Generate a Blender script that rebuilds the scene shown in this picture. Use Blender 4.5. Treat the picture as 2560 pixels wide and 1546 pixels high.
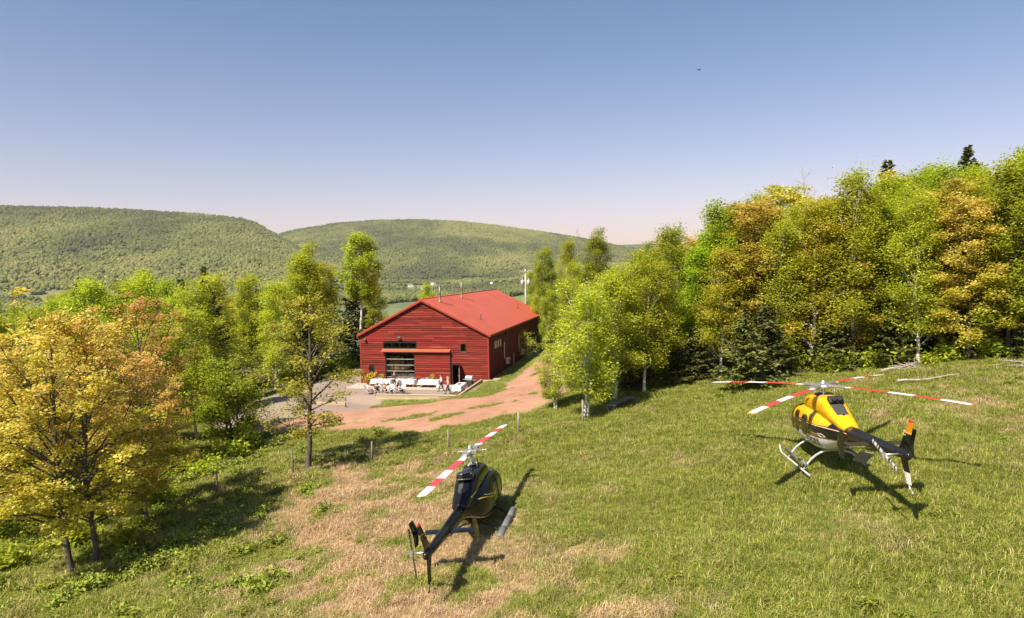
import bpy, bmesh, math, random
import numpy as np
from mathutils import Vector, Matrix

for o in list(bpy.data.objects):
    bpy.data.objects.remove(o)
SC = bpy.context.scene
COL = SC.collection
random.seed(7)

# ------------------------------------------------------------------ camera
CAM_Z, PITCH, ROLL = 11.34, 0.055, 0.0189
cam_data = bpy.data.cameras.new('camera')
cam_data.sensor_width = 36.0
cam_data.lens = 24.0
cam_data.clip_start = 0.1
cam_data.clip_end = 40000.0
cam = bpy.data.objects.new('camera', cam_data)
COL.objects.link(cam)
_f = Vector((0, math.cos(PITCH), -math.sin(PITCH)))
_u = Vector((0, math.sin(PITCH), math.cos(PITCH)))
_r = Vector((1, 0, 0))
_rr = _r * math.cos(ROLL) - _u * math.sin(ROLL)
_uu = _u * math.cos(ROLL) + _r * math.sin(ROLL)
cam.matrix_world = Matrix(((_rr.x, _uu.x, -_f.x, 0), (_rr.y, _uu.y, -_f.y, 0),
                           (_rr.z, _uu.z, -_f.z, CAM_Z), (0, 0, 0, 1)))
SC.camera = cam

# ------------------------------------------------------------------ light
SUN_EL = math.radians(51)
SUN_AZ = math.radians(221)          # clockwise from +Y, where the sun stands
world = bpy.data.worlds.new('World')
SC.world = world
world.use_nodes = True
wn, wl = world.node_tree.nodes, world.node_tree.links
wn.clear()
w_out = wn.new('ShaderNodeOutputWorld')
w_bg = wn.new('ShaderNodeBackground')
w_sky = wn.new('ShaderNodeTexSky')
w_sky.sky_type = 'NISHITA'
w_sky.sun_disc = False
w_sky.sun_elevation = SUN_EL
w_sky.sun_rotation = SUN_AZ
w_sky.altitude = 100
w_sky.air_density = 1.0
w_sky.dust_density = 1.0
w_sky.ozone_density = 1.6
w_bg.inputs['Strength'].default_value = 0.084
w_mix = wn.new('ShaderNodeMix'); w_mix.data_type = 'RGBA'; w_mix.blend_type = 'MULTIPLY'
w_mix.inputs['Factor'].default_value = 1.0
# dusty lilac towards the horizon all the way round, clearer blue overhead
w_tc = wn.new('ShaderNodeTexCoord'); w_sep = wn.new('ShaderNodeSeparateXYZ'); w_rmp = wn.new('ShaderNodeValToRGB')
wl.new(w_tc.outputs['Generated'], w_sep.inputs[0]); wl.new(w_sep.outputs['Z'], w_rmp.inputs['Fac'])
w_rmp.color_ramp.elements[0].position = 0.0; w_rmp.color_ramp.elements[0].color = (1.30, .85, .83, 1)
w_rmp.color_ramp.elements[1].position = 0.45; w_rmp.color_ramp.elements[1].color = (.65, .76, .86, 1)
_e = w_rmp.color_ramp.elements.new(0.10); _e.color = (1.13, .84, .845, 1)
_e = w_rmp.color_ramp.elements.new(0.22); _e.color = (.90, .80, .84, 1)
_e = w_rmp.color_ramp.elements.new(0.33); _e.color = (.75, .765, .83, 1)
wl.new(w_rmp.outputs['Color'], w_mix.inputs['B'])
wl.new(w_sky.outputs['Color'], w_mix.inputs['A'])
wl.new(w_mix.outputs['Result'], w_bg.inputs['Color'])
wl.new(w_bg.outputs['Background'], w_out.inputs['Surface'])

sun_data = bpy.data.lights.new('sun', 'SUN')
sun_data.energy = 5.0
sun_data.angle = math.radians(0.5)
sun_data.color = (1.0, 0.90, 0.76)
sun = bpy.data.objects.new('sun', sun_data)
COL.objects.link(sun)
_to = Vector((math.sin(SUN_AZ) * math.cos(SUN_EL), math.cos(SUN_AZ) * math.cos(SUN_EL), math.sin(SUN_EL)))
sun.rotation_euler = _to.to_track_quat('Z', 'Y').to_euler()

SC.view_settings.view_transform = 'Standard'
SC.view_settings.look = 'None'
SC.view_settings.gamma = 1.0
SC.view_settings.use_curve_mapping = False
SC.view_settings.exposure = 0.95
SC.render.engine = 'CYCLES'
SC.cycles.use_denoising = True
SC.cycles.max_bounces = 8
SC.cycles.diffuse_bounces = 3
SC.cycles.glossy_bounces = 3
SC.cycles.transmission_bounces = 6
SC.cycles.transparent_max_bounces = 12
SC.cycles.volume_bounces = 0
SC.cycles.caustics_reflective = False
SC.cycles.caustics_refractive = False

# ------------------------------------------------------------------ helpers
def tag(o, label=None, cat=None, group=None, kind=None):
    if label: o['label'] = label
    if cat: o['category'] = cat
    if group: o['group'] = group
    if kind: o['kind'] = kind
    return o

def empty(name, loc=(0, 0, 0), rz=0.0, label=None, cat=None, group=None):
    o = bpy.data.objects.new(name, None)
    o.location = loc
    o.rotation_euler = (0, 0, rz)
    o.empty_display_size = 0.2
    COL.objects.link(o)
    return tag(o, label, cat, group)

def link(name, me, parent=None, mats=()):
    o = bpy.data.objects.new(name, me)
    COL.objects.link(o)
    if parent: o.parent = parent
    for m in (mats if isinstance(mats, (list, tuple)) else [mats]):
        me.materials.append(m)
    return o

class MB:
    """collects simple shapes, then becomes ONE mesh"""
    def __init__(s):
        s.v, s.f, s.m, s.sm = [], [], [], []
    def add(s, vs, fs, mi=0, smooth=False):
        b = len(s.v)
        s.v += [tuple(p) for p in vs]
        for f in fs:
            s.f.append([b + i for i in f]); s.m.append(mi); s.sm.append(smooth)
        return s
    def box(s, c, d, rz=0.0, mi=0, M=None):
        x, y, z = d[0] / 2, d[1] / 2, d[2] / 2
        pts = [Vector(p) for p in ((-x, -y, -z), (x, -y, -z), (x, y, -z), (-x, y, -z), (-x, -y, z), (x, -y, z), (x, y, z), (-x, y, z))]
        R = M if M is not None else Matrix.Rotation(rz, 3, 'Z')
        pts = [R @ p + Vector(c) for p in pts]
        return s.add(pts, [(3, 2, 1, 0), (4, 5, 6, 7), (0, 1, 5, 4), (1, 2, 6, 5), (2, 3, 7, 6), (3, 0, 4, 7)], mi)
    def bbox(s, lo, hi, mi=0):
        return s.box([(a + b) / 2 for a, b in zip(lo, hi)], [b - a for a, b in zip(lo, hi)], 0, mi)
    def tube(s, pts, rad, n=8, mi=0, smooth=True, cap=True):
        pts = [Vector(p) for p in pts]
        if not isinstance(rad, (list, tuple)): rad = [rad] * len(pts)
        vs, fs = [], []
        up = None
        for i, p in enumerate(pts):
            d = (pts[min(i + 1, len(pts) - 1)] - pts[max(i - 1, 0)])
            d = d.normalized() if d.length > 1e-9 else Vector((0, 0, 1))
            if up is None:
                a = Vector((0, 0, 1)) if abs(d.z) < 0.9 else Vector((1, 0, 0))
                up = d.cross(a).normalized()
            else:
                up = (up - d * up.dot(d)).normalized()
            w = d.cross(up)
            for k in range(n):
                t = 2 * math.pi * k / n
                vs.append(p + (up * math.cos(t) + w * math.sin(t)) * rad[i])
        for i in range(len(pts) - 1):
            for k in range(n):
                fs.append((i * n + k, i * n + (k + 1) % n, (i + 1) * n + (k + 1) % n, (i + 1) * n + k))
        s.add(vs, fs, mi, smooth)
        if cap:
            b = len(s.v) - len(vs)
            s.f.append([b + k for k in range(n)][::-1]); s.m.append(mi); s.sm.append(False)
            s.f.append([b + (len(pts) - 1) * n + k for k in range(n)]); s.m.append(mi); s.sm.append(False)
        return s
    def lathe(s, prof, c=(0, 0, 0), n=14, mi=0, smooth=True):
        vs, fs = [], []
        for r, z in prof:
            for k in range(n):
                t = 2 * math.pi * k / n
                vs.append((c[0] + r * math.cos(t), c[1] + r * math.sin(t), c[2] + z))
        for i in range(len(prof) - 1):
            for k in range(n):
                fs.append((i * n + k, i * n + (k + 1) % n, (i + 1) * n + (k + 1) % n, (i + 1) * n + k))
        fs.append(tuple(range(n))[::-1]); fs.append(tuple((len(prof) - 1) * n + k for k in range(n)))
        return s.add(vs, fs, mi, smooth)
    def ball(s, c, r, n=10, mi=0, sc=(1, 1, 1)):
        vs, fs = [], []
        m = max(4, n // 2)
        for i in range(m + 1):
            ph = math.pi * i / m
            for k in range(n):
                t = 2 * math.pi * k / n
                vs.append((c[0] + r * sc[0] * math.sin(ph) * math.cos(t), c[1] + r * sc[1] * math.sin(ph) * math.sin(t), c[2] - r * sc[2] * math.cos(ph)))
        for i in range(m):
            for k in range(n):
                fs.append((i * n + k, i * n + (k + 1) % n, (i + 1) * n + (k + 1) % n, (i + 1) * n + k))
        return s.add(vs, fs, mi, True)
    def prism(s, poly, axis, a, b, mi=0):
        """poly: 2D outline, extruded along axis ('x','y','z') from a to b"""
        def P(p, t):
            if axis == 'x': return (t, p[0], p[1])
            if axis == 'y': return (p[0], t, p[1])
            return (p[0], p[1], t)
        n = len(poly)
        vs = [P(p, a) for p in poly] + [P(p, b) for p in poly]
        fs = [tuple(range(n))[::-1], tuple(range(n, 2 * n))] + [(i, (i + 1) % n, n + (i + 1) % n, n + i) for i in range(n)]
        return s.add(vs, fs, mi)
    def mesh(s, name, fix=True):
        me = bpy.data.meshes.new(name)
        me.from_pydata(s.v, [], s.f)
        me.polygons.foreach_set('material_index', s.m)
        me.polygons.foreach_set('use_smooth', s.sm)
        if fix:
            bm = bmesh.new(); bm.from_mesh(me)
            bmesh.ops.recalc_face_normals(bm, faces=bm.faces)
            bm.to_mesh(me); bm.free()
        me.update()
        return me
    def build(s, name, mats, parent=None, bevel=0.0, fix=True):
        o = link(name, s.mesh(name, fix), parent, mats)
        if bevel:
            b = o.modifiers.new('bevel', 'BEVEL'); b.width = bevel; b.segments = 2; b.limit_method = 'ANGLE'
        return o

def np_mesh(name, V, Fq, attrs=None, smooth=False, mat_idx=None):
    """V (n,3), Fq (m,k) -> mesh; attrs: {name: (domain, array)}"""
    V = np.asarray(V, np.float32); Fq = np.asarray(Fq, np.int32)
    me = bpy.data.meshes.new(name)
    me.vertices.add(len(V)); me.vertices.foreach_set('co', V.ravel())
    if len(Fq):
        k = Fq.shape[1]
        me.loops.add(Fq.size); me.loops.foreach_set('vertex_index', Fq.ravel())
        me.polygons.add(len(Fq))
        me.polygons.foreach_set('loop_start', np.arange(len(Fq), dtype=np.int32) * k)
        me.polygons.foreach_set('use_smooth', np.full(len(Fq), smooth))
        if mat_idx is not None: me.polygons.foreach_set('material_index', np.asarray(mat_idx, np.int32))
    for n, (dom, arr) in (attrs or {}).items():
        arr = np.asarray(arr, np.float32)
        a = me.attributes.new(n, 'FLOAT', dom)
        a.data.foreach_set('value', arr)
    me.update(calc_edges=True)
    return me

# --------------------------------------------------------------- materials
def lin(r, g, b):
    f = lambda c: (c / 255) / 12.92 if c <= 10 else (((c / 255) + 0.055) / 1.055) ** 2.4
    return (f(r), f(g), f(b))

class NT:
    def __init__(s, name):
        s.mat = bpy.data.materials.new(name); s.mat.use_nodes = True
        s.n = s.mat.node_tree.nodes; s.l = s.mat.node_tree.links; s.n.clear()
        s.out = s.n.new('ShaderNodeOutputMaterial')
    def node(s, t, **kw):
        nd = s.n.new('ShaderNode' + t)
        for k, v in kw.items(): setattr(nd, k, v)
        return nd
    def val(s, sock, v):
        if isinstance(v, bpy.types.NodeSocket): s.l.new(v, sock)
        elif isinstance(v, (tuple, list)) and len(v) == 3 and sock.type == 'RGBA': sock.default_value = (*v, 1)
        else: sock.default_value = v
    def mix(s, f, a, b, mode='MIX'):
        m = s.node('Mix', data_type='RGBA', blend_type=mode)
        s.val(m.inputs['Factor'], f); s.val(m.inputs[6], a); s.val(m.inputs[7], b)
        return m.outputs[2]
    def math(s, op, a, b=0.0, clamp=False):
        m = s.node('Math', operation=op, use_clamp=clamp)
        s.val(m.inputs[0], a); s.val(m.inputs[1], b)
        return m.outputs[0]
    def attr(s, name, typ='GEOMETRY'):
        a = s.node('Attribute', attribute_type=typ, attribute_name=name)
        return a.outputs['Fac']
    def coords(s, which='Object'):
        return s.node('TexCoord').outputs[which]
    def pos(s):
        return s.node('NewGeometry').outputs['Position']
    def noise(s, scale, detail=4, rough=0.55, vec=None, dist=0.0):
        t = s.node('TexNoise'); t.inputs['Scale'].default_value = scale
        t.inputs['Detail'].default_value = detail; t.inputs['Roughness'].default_value = rough
        t.inputs['Distortion'].default_value = dist
        if vec is not None: s.l.new(vec, t.inputs['Vector'])
        return t.outputs['Fac']
    def ramp(s, f, stops, interp='LINEAR'):
        r = s.node('ValToRGB'); r.color_ramp.interpolation = interp
        e = r.color_ramp.elements
        while len(e) > 1: e.remove(e[-1])
        e[0].position = stops[0][0]; e[0].color = (*stops[0][1], 1) if len(stops[0][1]) == 3 else stops[0][1]
        for p, c in stops[1:]:
            x = e.new(p); x.color = (*c, 1) if len(c) == 3 else c
        s.l.new(f, r.inputs['Fac'])
        return r.outputs['Color']
    def maprange(s, v, a, b, c=0.0, d=1.0):
        m = s.node('MapRange'); s.val(m.inputs[0], v)
        for i, q in enumerate((a, b, c, d)): m.inputs[i + 1].default_value = q
        return m.outputs[0]
    def sep(s, vec):
        x = s.node('SeparateXYZ'); s.l.new(vec, x.inputs[0]); return x.outputs
    def bump(s, h, strength=0.3, dist=0.02):
        b = s.node('Bump'); b.inputs['Strength'].default_value = strength; b.inputs['Distance'].default_value = dist
        s.l.new(h, b.inputs['Height']); return b.outputs['Normal']
    def principled(s, col, rough=0.6, metal=0.0, normal=None, **kw):
        p = s.node('BsdfPrincipled')
        s.val(p.inputs['Base Color'], col); s.val(p.inputs['Roughness'], rough); s.val(p.inputs['Metallic'], metal)
        if normal is not None: s.l.new(normal, p.inputs['Normal'])
        for k, v in kw.items(): s.val(p.inputs[k], v)
        return p.outputs[0]
    def done(s, sh):
        s.l.new(sh, s.out.inputs['Surface']); return s.mat

_MC = {}
def simple(name, col, rough=0.6, metal=0.0, var=0.15, scale=6.0, bump=0.0, **kw):
    if name in _MC: return _MC[name]
    t = NT(name)
    c = t.coords()
    n = t.noise(scale, 5, 0.6, c)
    dark = tuple(x * (1 - var) for x in col); light = tuple(min(1, x * (1 + var)) for x in col)
    cc = t.mix(t.maprange(n, 0.3, 0.7), dark, light)
    nb = t.bump(t.noise(scale * 4, 4, 0.6, c), bump, 0.01) if bump else None
    r = t.maprange(t.noise(scale * 2, 3, 0.5, c), 0.3, 0.7, max(0, rough - 0.08), min(1, rough + 0.08))
    _MC[name] = t.done(t.principled(cc, r, metal, nb, **kw))
    return _MC[name]

def vnoise(x, y, seed=0):
    """smooth value noise in numpy, 0..1"""
    xi = np.floor(x).astype(np.int64); yi = np.floor(y).astype(np.int64)
    fx = x - xi; fy = y - yi
    fx = fx * fx * (3 - 2 * fx); fy = fy * fy * (3 - 2 * fy)
    def h(a, b):
        n = (a * 374761393 + b * 668265263 + seed * 974711) & 0x7fffffff
        n = ((n ^ (n >> 13)) * 1274126177) & 0x7fffffff
        return ((n ^ (n >> 16)) & 0xffff) / 65535.0
    a = h(xi, yi) * (1 - fx) + h(xi + 1, yi) * fx
    b = h(xi, yi + 1) * (1 - fx) + h(xi + 1, yi + 1) * fx
    return a * (1 - fy) + b * fy
def fbm(x, y, seed=0, o=4):
    s, a, t = 0, 1, 0
    for i in range(o):
        s = s + a * vnoise(x * 2 ** i, y * 2 ** i, seed + i); t += a; a *= 0.5
    return s / t
def sm(a, b, x):
    t = np.clip((np.asarray(x, float) - a) / (b - a), 0, 1)
    return t * t * (3 - 2 * t)
ORD = ['first', 'second', 'third', 'fourth', 'fifth', 'sixth', 'seventh', 'eighth', 'ninth', 'tenth', 'eleventh', 'twelfth',
       'thirteenth', 'fourteenth', 'fifteenth', 'sixteenth', 'seventeenth', 'eighteenth', 'nineteenth', 'twentieth'] + \
      ['twenty-' + w for w in 'first second third fourth fifth sixth seventh eighth ninth'.split()] + ['thirtieth'] + \
      ['thirty-' + w for w in 'first second third fourth fifth sixth seventh eighth ninth'.split()]
# =================================================================== ground
BX, BY = -9.54, 72.45                      # middle of the barn's front, and its axes
BR, BB = (0.978, -0.2065), (0.2065, 0.978)
BYAW = -math.atan2(0.2065, 0.978)
def bar(s, t):                             # barn-local metres -> world
    return (BX + BR[0] * s + BB[0] * t, BY + BR[1] * s + BB[1] * t)
XS = [-4000, -300, -120, -60, -30, -18, 0, 13, 30, 45, 60, 120, 300, 4000]
ZS = [-14, -8, -4.5, -2.6, -1.4, -.85, 1.25, 3.12, 4.95, 7.2, 9.5, 20, 38, 45]
# crest lines of the hills: tangent of the bearing against tangent of the elevation
def _crest(pts):
    q, e = [], []
    for u, v in pts:
        a, b = (u - 1280) / 1707.0, (773 - v) / 1707.0
        d = _rr * a + _uu * b + _f
        q.append(d.x / d.y); e.append(d.z / d.y)
    return q, e
CR_L = _crest([(-600, 520), (-300, 514), (0, 520), (200, 524), (301, 528), (499, 540), (603, 551), (640, 562), (668, 579), (720, 606), (790, 650), (900, 690), (1000, 720)])
CR_R = _crest([(560, 640), (665, 597), (727, 580), (831, 562), (935, 554), (1039, 552), (1143, 556), (1247, 567), (1351, 582), (1455, 598), (1507, 609), (1700, 650), (2000, 690), (2600, 700)])
CR_F = _crest([(300, 590), (600, 578), (665, 577), (769, 577), (900, 585), (1200, 610)])
def ground(x, y):
    x = np.asarray(x, float); y = np.asarray(y, float)
    z = (np.interp(x - 1.5, XS, ZS) + np.interp(x, XS, ZS) + np.interp(x + 1.5, XS, ZS)) / 3
    dx, dy = x - BX, y - BY
    s = dx * .978 - dy * .2065; t = dx * .2065 + dy * .978
    ds = np.maximum(np.maximum(-9 - s, s - 6.6), 0); dt = np.maximum(np.maximum(-7.2 - t, t - 37), 0)
    w = 1 - sm(0, 9, np.hypot(ds, dt))
    pad = -.55 + .55 * sm(5.5, 7.2, s)
    pad = pad - 0.75 * sm(-6.9, -7.7, t) * (1 - sm(-3, 5.5, s)) * sm(-9, -2.6, s) - 0.30 * sm(-6.9, -7.6, t) * sm(-2, 5, s) * (1 - sm(5.4, 6.4, s))
    z = z * (1 - w) + pad * w
    far = sm(100, 700, y) * (1 - .6 * sm(20, 120, x) * (1 - sm(300, 900, y)))
    z = z - 34 * far
    z = z + np.where(y > 1000, np.clip(y - 1400, 0, 1500) * .018, 0)
    # bank that drops away on the left of the field
    z = z - 0.5 * sm(-7, -12, x + (y - 30) * 0.35) * (1 - sm(34, 40, y)) * sm(-40, -20, x)
    # uneven turf
    near = 1 - sm(120, 200, y)
    flat = 1 - w
    z = z + near * (0.06 + 0.94 * flat) * ((fbm(x * .22, y * .22, 3, 3) - .5) * .5 + (fbm(x * .9, y * .9, 9, 2) - .5) * .16)
    # hills
    yy = np.maximum(y, 1.0); q = x / yy
    for (cq, ce), d0, d1 in ((CR_L, 1450., 2650.), (CR_R, 2650., 4100.), (CR_F, 5200., 6500.)):
        zc = CAM_Z + np.interp(q, cq, ce) * d1
        k = np.clip((y - d0) / (d1 - d0), 0, 1)
        prof = k ** 0.85 * (1.0 - 0.15 * (1 - k)) + 0.05 * np.sin(k * math.pi) * (fbm(x / 260., y / 420., 5, 3) - .5) * 2
        zh = np.minimum(z, -20) + (zc - np.minimum(z, -20)) * prof
        zh = np.where(y > d1, zc - (y - d1) * 0.25, zh)
        z = np.where((y > d0) & (zh > z), zh, z)
    return z

def axis(lo, a, b, hi, step, nlo, nhi):
    mid = np.arange(a, b, step)
    g0 = a - (np.geomspace(1, 1 + (a - lo) / step / 4, nlo) - 1) * step * 4
    g1 = mid[-1] + (np.geomspace(1, 1 + (hi - mid[-1]) / step / 4, nhi) - 1) * step * 4
    return np.concatenate([g0[:0:-1], mid, g1[1:]])
gx = axis(-6500, -36, 42, 6500, 0.33, 110, 110)
gy = axis(-400, 13, 92, 9000, 0.33, 24, 150)
GX, GY = np.meshgrid(gx, gy)
GZ = ground(GX, GY)

def poly_sdf(x, y, poly):
    """signed distance to a polygon, negative inside"""
    d = np.full(x.shape, 1e9); inside = np.zeros(x.shape, bool)
    n = len(poly)
    for i in range(n):
        ax, ay = poly[i]; bx, by = poly[(i + 1) % n]
        ex, ey = bx - ax, by - ay
        wx, wy = x - ax, y - ay
        t = np.clip((wx * ex + wy * ey) / (ex * ex + ey * ey), 0, 1)
        d = np.minimum(d, np.hypot(wx - ex * t, wy - ey * t))
        c = ((ay > y) != (by > y)) & (x < (bx - ax) * (y - ay) / (by - ay + 1e-12) + ax)
        inside ^= c
    return np.where(inside, -d, d)
DIRT = [(-21.7, 54.5), (-18.3, 52.8), (-13.8, 51.0), (-9.3, 48.4), (-6.2, 46.0), (-0.7, 47.5), (3.6, 52.1), (5.3, 62), (5.2, 72), (5.6, 80), (6.6, 87), (4.6, 87),
        (3.0, 80), (1.6, 75), (-0.6, 67.5), (-0.9, 61.5), (-2.2, 57.5), (-5.5, 57.8), (-12, 60.5), (-16, 60)]
GRAVEL = [(-16, 56.0), (-24.5, 55.6), (-27, 63), (-24, 74), (-22, 86), (-19, 92), (-17.2, 84), (-16.4, 73), (-3.3, 70.2), (-4.5, 64.6), (-13.0, 66.2), (-13.2, 60)]
ISLES = [((-4.6, 61.2), 4.2, 1.6, -.2), ((-.2, 72.5), 1.3, 6.5, -.12), ((-3.2, 58.4), 2.0, .8, -.3), ((-14.5, 52.6), 2.2, .5, .15), ((1.5, 55.5), 1.0, .5, .5), ((-7.6, 51.6), 2.6, 0.95, 0.45), ((-1.6, 52.6), 1.8, .8, 0.2), ((-5.0, 49.4), 1.6, .7, .6), ((2.4, 66.5), 0.9, 1.6, 0.0), ((-12.2, 60.9), 1.4, .4, 0), ((-9.6, 60.6), 1.5, .45, 0)]
def masks(x, y):
    wob = (fbm(x * .7, y * .7, 21, 4) - .5) * 2.6
    dirt = 1 - sm(-.5, .7, poly_sdf(x, y, DIRT) + wob)
    for (cx, cy), a, b, r in ISLES:
        c, s = math.cos(r), math.sin(r)
        u = (x - cx) * c + (y - cy) * s; v = -(x - cx) * s + (y - cy) * c
        dirt = dirt * sm(.45, 1.2, np.hypot(u / a, v / b) + (fbm(x * 1.7, y * 1.7, 27, 3) - .5) * 1.5 + wob * .2)
    grav = 1 - sm(-.6, .6, poly_sdf(x, y, GRAVEL) + wob * .5)
    near = (y > 5) & (y < 150)
    dirt = np.where(near, dirt, 0); grav = np.where(near, grav, 0)
    # straw-coloured grass: a belt from the bottom left up past the black helicopter, patches elsewhere
    belt = np.exp(-(((x + 5.4) * .86 + (y - 27) * .30) / 4.8) ** 2) * (1 - sm(36, 44, y))
    n1 = fbm(x * .35, y * .35, 40, 4); n2 = fbm(x * 1.3, y * 1.3, 50, 3)
    dry = belt * (.30 + 1.05 * sm(.38, .62, fbm(x * .8, y * .8, 71, 4))) + sm(.54, .70, n1) * .30 + (n2 - .5) * .9 + .5 * sm(.40, .62, fbm(x * .7, y * .7, 73, 4)) * np.exp(-((x - 22) / 7) ** 2 - ((y - 31) / 9) ** 2) + .25 * sm(.45, .62, n1) * (1 - sm(19, 24, y)) - .14
    dry = np.clip(dry, 0, 1)
    wood = sm(-1.2, 1.8, poly_sdf(x, y, WOODP) * -1 + wob * .4)
    wood = np.maximum(wood, sm(-1.2, 1.8, poly_sdf(x, y, WOODL) * -1 + wob * .4))
    return dirt, grav, dry, np.where(near, wood, 0)
WOODP = [(8.2, 48.6), (12, 48.0), (15, 47.6), (20, 46.6), (25, 45.8), (28.5, 43.2), (31, 41.0), (60, 38), (110, 150), (13.5, 150), (10.5, 95), (9.5, 64)]
WOODL = [(-200, 58), (-60, 54), (-36, 52), (-27, 56), (-27.5, 66), (-24.5, 76), (-20.5, 88), (-14, 110), (5, 114), (5, 150), (-200, 150)]
M_DIRT, M_GRAV, M_DRY, M_WOOD = masks(GX, GY)

# ---- one ground material, driven by what grows or lies where
t = NT('ground')
P = t.pos()
n_f = t.noise(1.7, 6, .62, P); n_b = t.noise(.33, 5, .6, P); n_s = t.noise(9.0, 4, .65, P)
green = t.mix(t.maprange(n_f, .32, .68), (.07, .095, .010), (.17, .19, .024))
green = t.mix(t.maprange(n_b, .4, .65), green, (.12, .145, .02))
straw = t.mix(t.maprange(n_s, .3, .7), (.32, .215, .105), (.50, .365, .205))
tall = t.mix(t.math('MULTIPLY', t.attr('dry'), .85), green, straw)
soil = t.mix(t.maprange(n_b, .35, .65), (.30, .14, .08), (.41, .215, .13))
soil = t.mix(t.maprange(n_s, .45, .8), soil, (.46, .285, .19))
soil = t.mix(t.maprange(t.noise(4.5, 5, .7, P), .52, .70, 0, .8), soil, (.27, .115, .065))
soil = t.mix(t.maprange(t.noise(.55, 5, .65, P, .6), .56, .68, 0, .75), soil, (.15, .155, .03))
stone = t.mix(t.maprange(t.noise(22, 4, .7, P), .3, .7), (.17, .135, .11), (.34, .27, .22))
stone = t.mix(t.maprange(n_b, .4, .7, 0, .6), stone, (.27, .17, .115))
litter = t.mix(t.maprange(n_f, .3, .7), (.038, .036, .014), (.095, .092, .03))
c = t.mix(t.attr('wood'), tall, litter)
c = t.mix(t.attr('gravel'), c, stone)
c = t.mix(t.attr('dirt'), c, soil)
# valley floor: fields, seen from a kilometre and more
yv = t.sep(P)[1]
vo = t.node('TexVoronoi'); vo.inputs['Scale'].default_value = .0042; t.l.new(P, vo.inputs['Vector'])
fld = t.ramp(t.sep(vo.outputs['Color'])[0], [(0, (.075, .11, .025)), (.35, (.10, .14, .035)), (.6, (.15, .15, .06)), (.85, (.06, .09, .022))], 'CONSTANT')
fld = t.mix(t.maprange(t.noise(.02, 4, .6, P), .3, .7, 0, .5), fld, (.16, .18, .07))
hillc = t.mix(t.maprange(t.noise(.011, 6, .65, P), .35, .65), (.05, .065, .016), (.09, .105, .03))
c = t.mix(t.maprange(yv, 300, 600), c, fld)
c = t.mix(t.maprange(t.sep(P)[2], -20, 5), c, t.mix(t.maprange(yv, 1300, 1500), c, hillc))
rough_n = t.mix(t.attr('dirt'), t.noise(14, 5, .7, P), t.noise(30, 5, .75, P))
GROUND_M = t.done(t.principled(c, .95, 0, t.bump(rough_n, .7, .06)))

ny, nx = GX.shape
idx = np.arange(ny * nx).reshape(ny, nx)
quads = np.stack([idx[:-1, :-1], idx[:-1, 1:], idx[1:, 1:], idx[1:, :-1]], -1).reshape(-1, 4)
def fm(m): return (m[:-1, :-1] + m[:-1, 1:] + m[1:, 1:] + m[1:, :-1]).ravel() / 4
f_d, f_g = fm(M_DIRT), fm(M_GRAV)
V_ALL = np.stack([GX.ravel(), GY.ravel(), GZ.ravel()], 1)
A_ALL = {'dirt': M_DIRT.ravel(), 'gravel': M_GRAV.ravel(), 'dry': M_DRY.ravel(), 'wood': M_WOOD.ravel()}
def sub_sheet(name, mask):
    q = quads[mask]
    used, inv = np.unique(q, return_inverse=True)
    me = np_mesh(name, V_ALL[used], inv.reshape(-1, 4), {k: ('POINT', v[used]) for k, v in A_ALL.items()}, True)
    return tag(link(name, me, None, GROUND_M), kind='structure')
is_d = f_d > .5; is_g = (f_g > .5) & ~is_d
tag(sub_sheet('terrain', ~is_d & ~is_g), 'grassy field running down to the valley and the wooded hills', 'ground')
tag(sub_sheet('dirt_road', is_d), 'orange dirt track past the red barn', 'road')
tag(sub_sheet('gravel_yard', is_g), 'grey gravel yard and drive beside the red barn', 'yard')
def gz(x, y): return float(ground(np.array([x]), np.array([y]))[0])
# =================================================================== foliage
def leaf_mat(name, cols, warm, trans=.5):
    """cols: dark->light range of one kind of leaf, warm: colour of the young red-orange leaves"""
    t = NT(name)
    tint = t.attr('tint'); w = t.attr('warm')
    oi = t.node('ObjectInfo')
    c = t.ramp(tint, [(0, cols[0]), (.5, cols[1]), (1, cols[2])])
    c = t.mix(w, c, warm)
    hv = t.node('HueSaturation'); t.l.new(c, hv.inputs['Color'])
    t.val(hv.inputs['Hue'], t.maprange(oi.outputs['Random'], 0, 1, .482, .503))
    t.val(hv.inputs['Value'], t.maprange(oi.outputs['Random'], 0, 1, .8, 1.2))
    c = t.mix(1.0, hv.outputs['Color'], oi.outputs['Color'], 'MULTIPLY')
    d = t.principled(c, .55, 0, None, **{'Specular IOR Level': .25})
    tr = t.node('BsdfTranslucent')
    tc = t.mix(1.0, c, (1.25, 1.3, .6), 'MULTIPLY'); t.l.new(tc, tr.inputs['Color'])
    ms = t.node('MixShader'); ms.inputs[0].default_value = trans
    t.l.new(d, ms.inputs[1]); t.l.new(tr.outputs[0], ms.inputs[2])
    return t.done(ms.outputs[0])
L_BIRCH = leaf_mat('birch_leaf', [(.18, .21, .015), (.39, .435, .032), (.57, .60, .085)], (.40, .27, .04))
L_ASPEN = leaf_mat('aspen_leaf', [(.14, .175, .014), (.33, .39, .028), (.51, .57, .075)], (.25, .2, .03))
L_MAPLE = leaf_mat('maple_leaf', [(.20, .205, .018), (.45, .40, .048), (.74, .65, .18)], (.62, .38, .17))
L_SPRUCE = leaf_mat('spruce_needle', [(.032, .046, .014), (.08, .098, .026), (.16, .175, .045)], (.1, .08, .03), .1)
L_WEED = leaf_mat('weed_leaf', [(.08, .12, .012), (.18, .235, .022), (.32, .36, .05)], (.3, .2, .08), .25)

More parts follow.
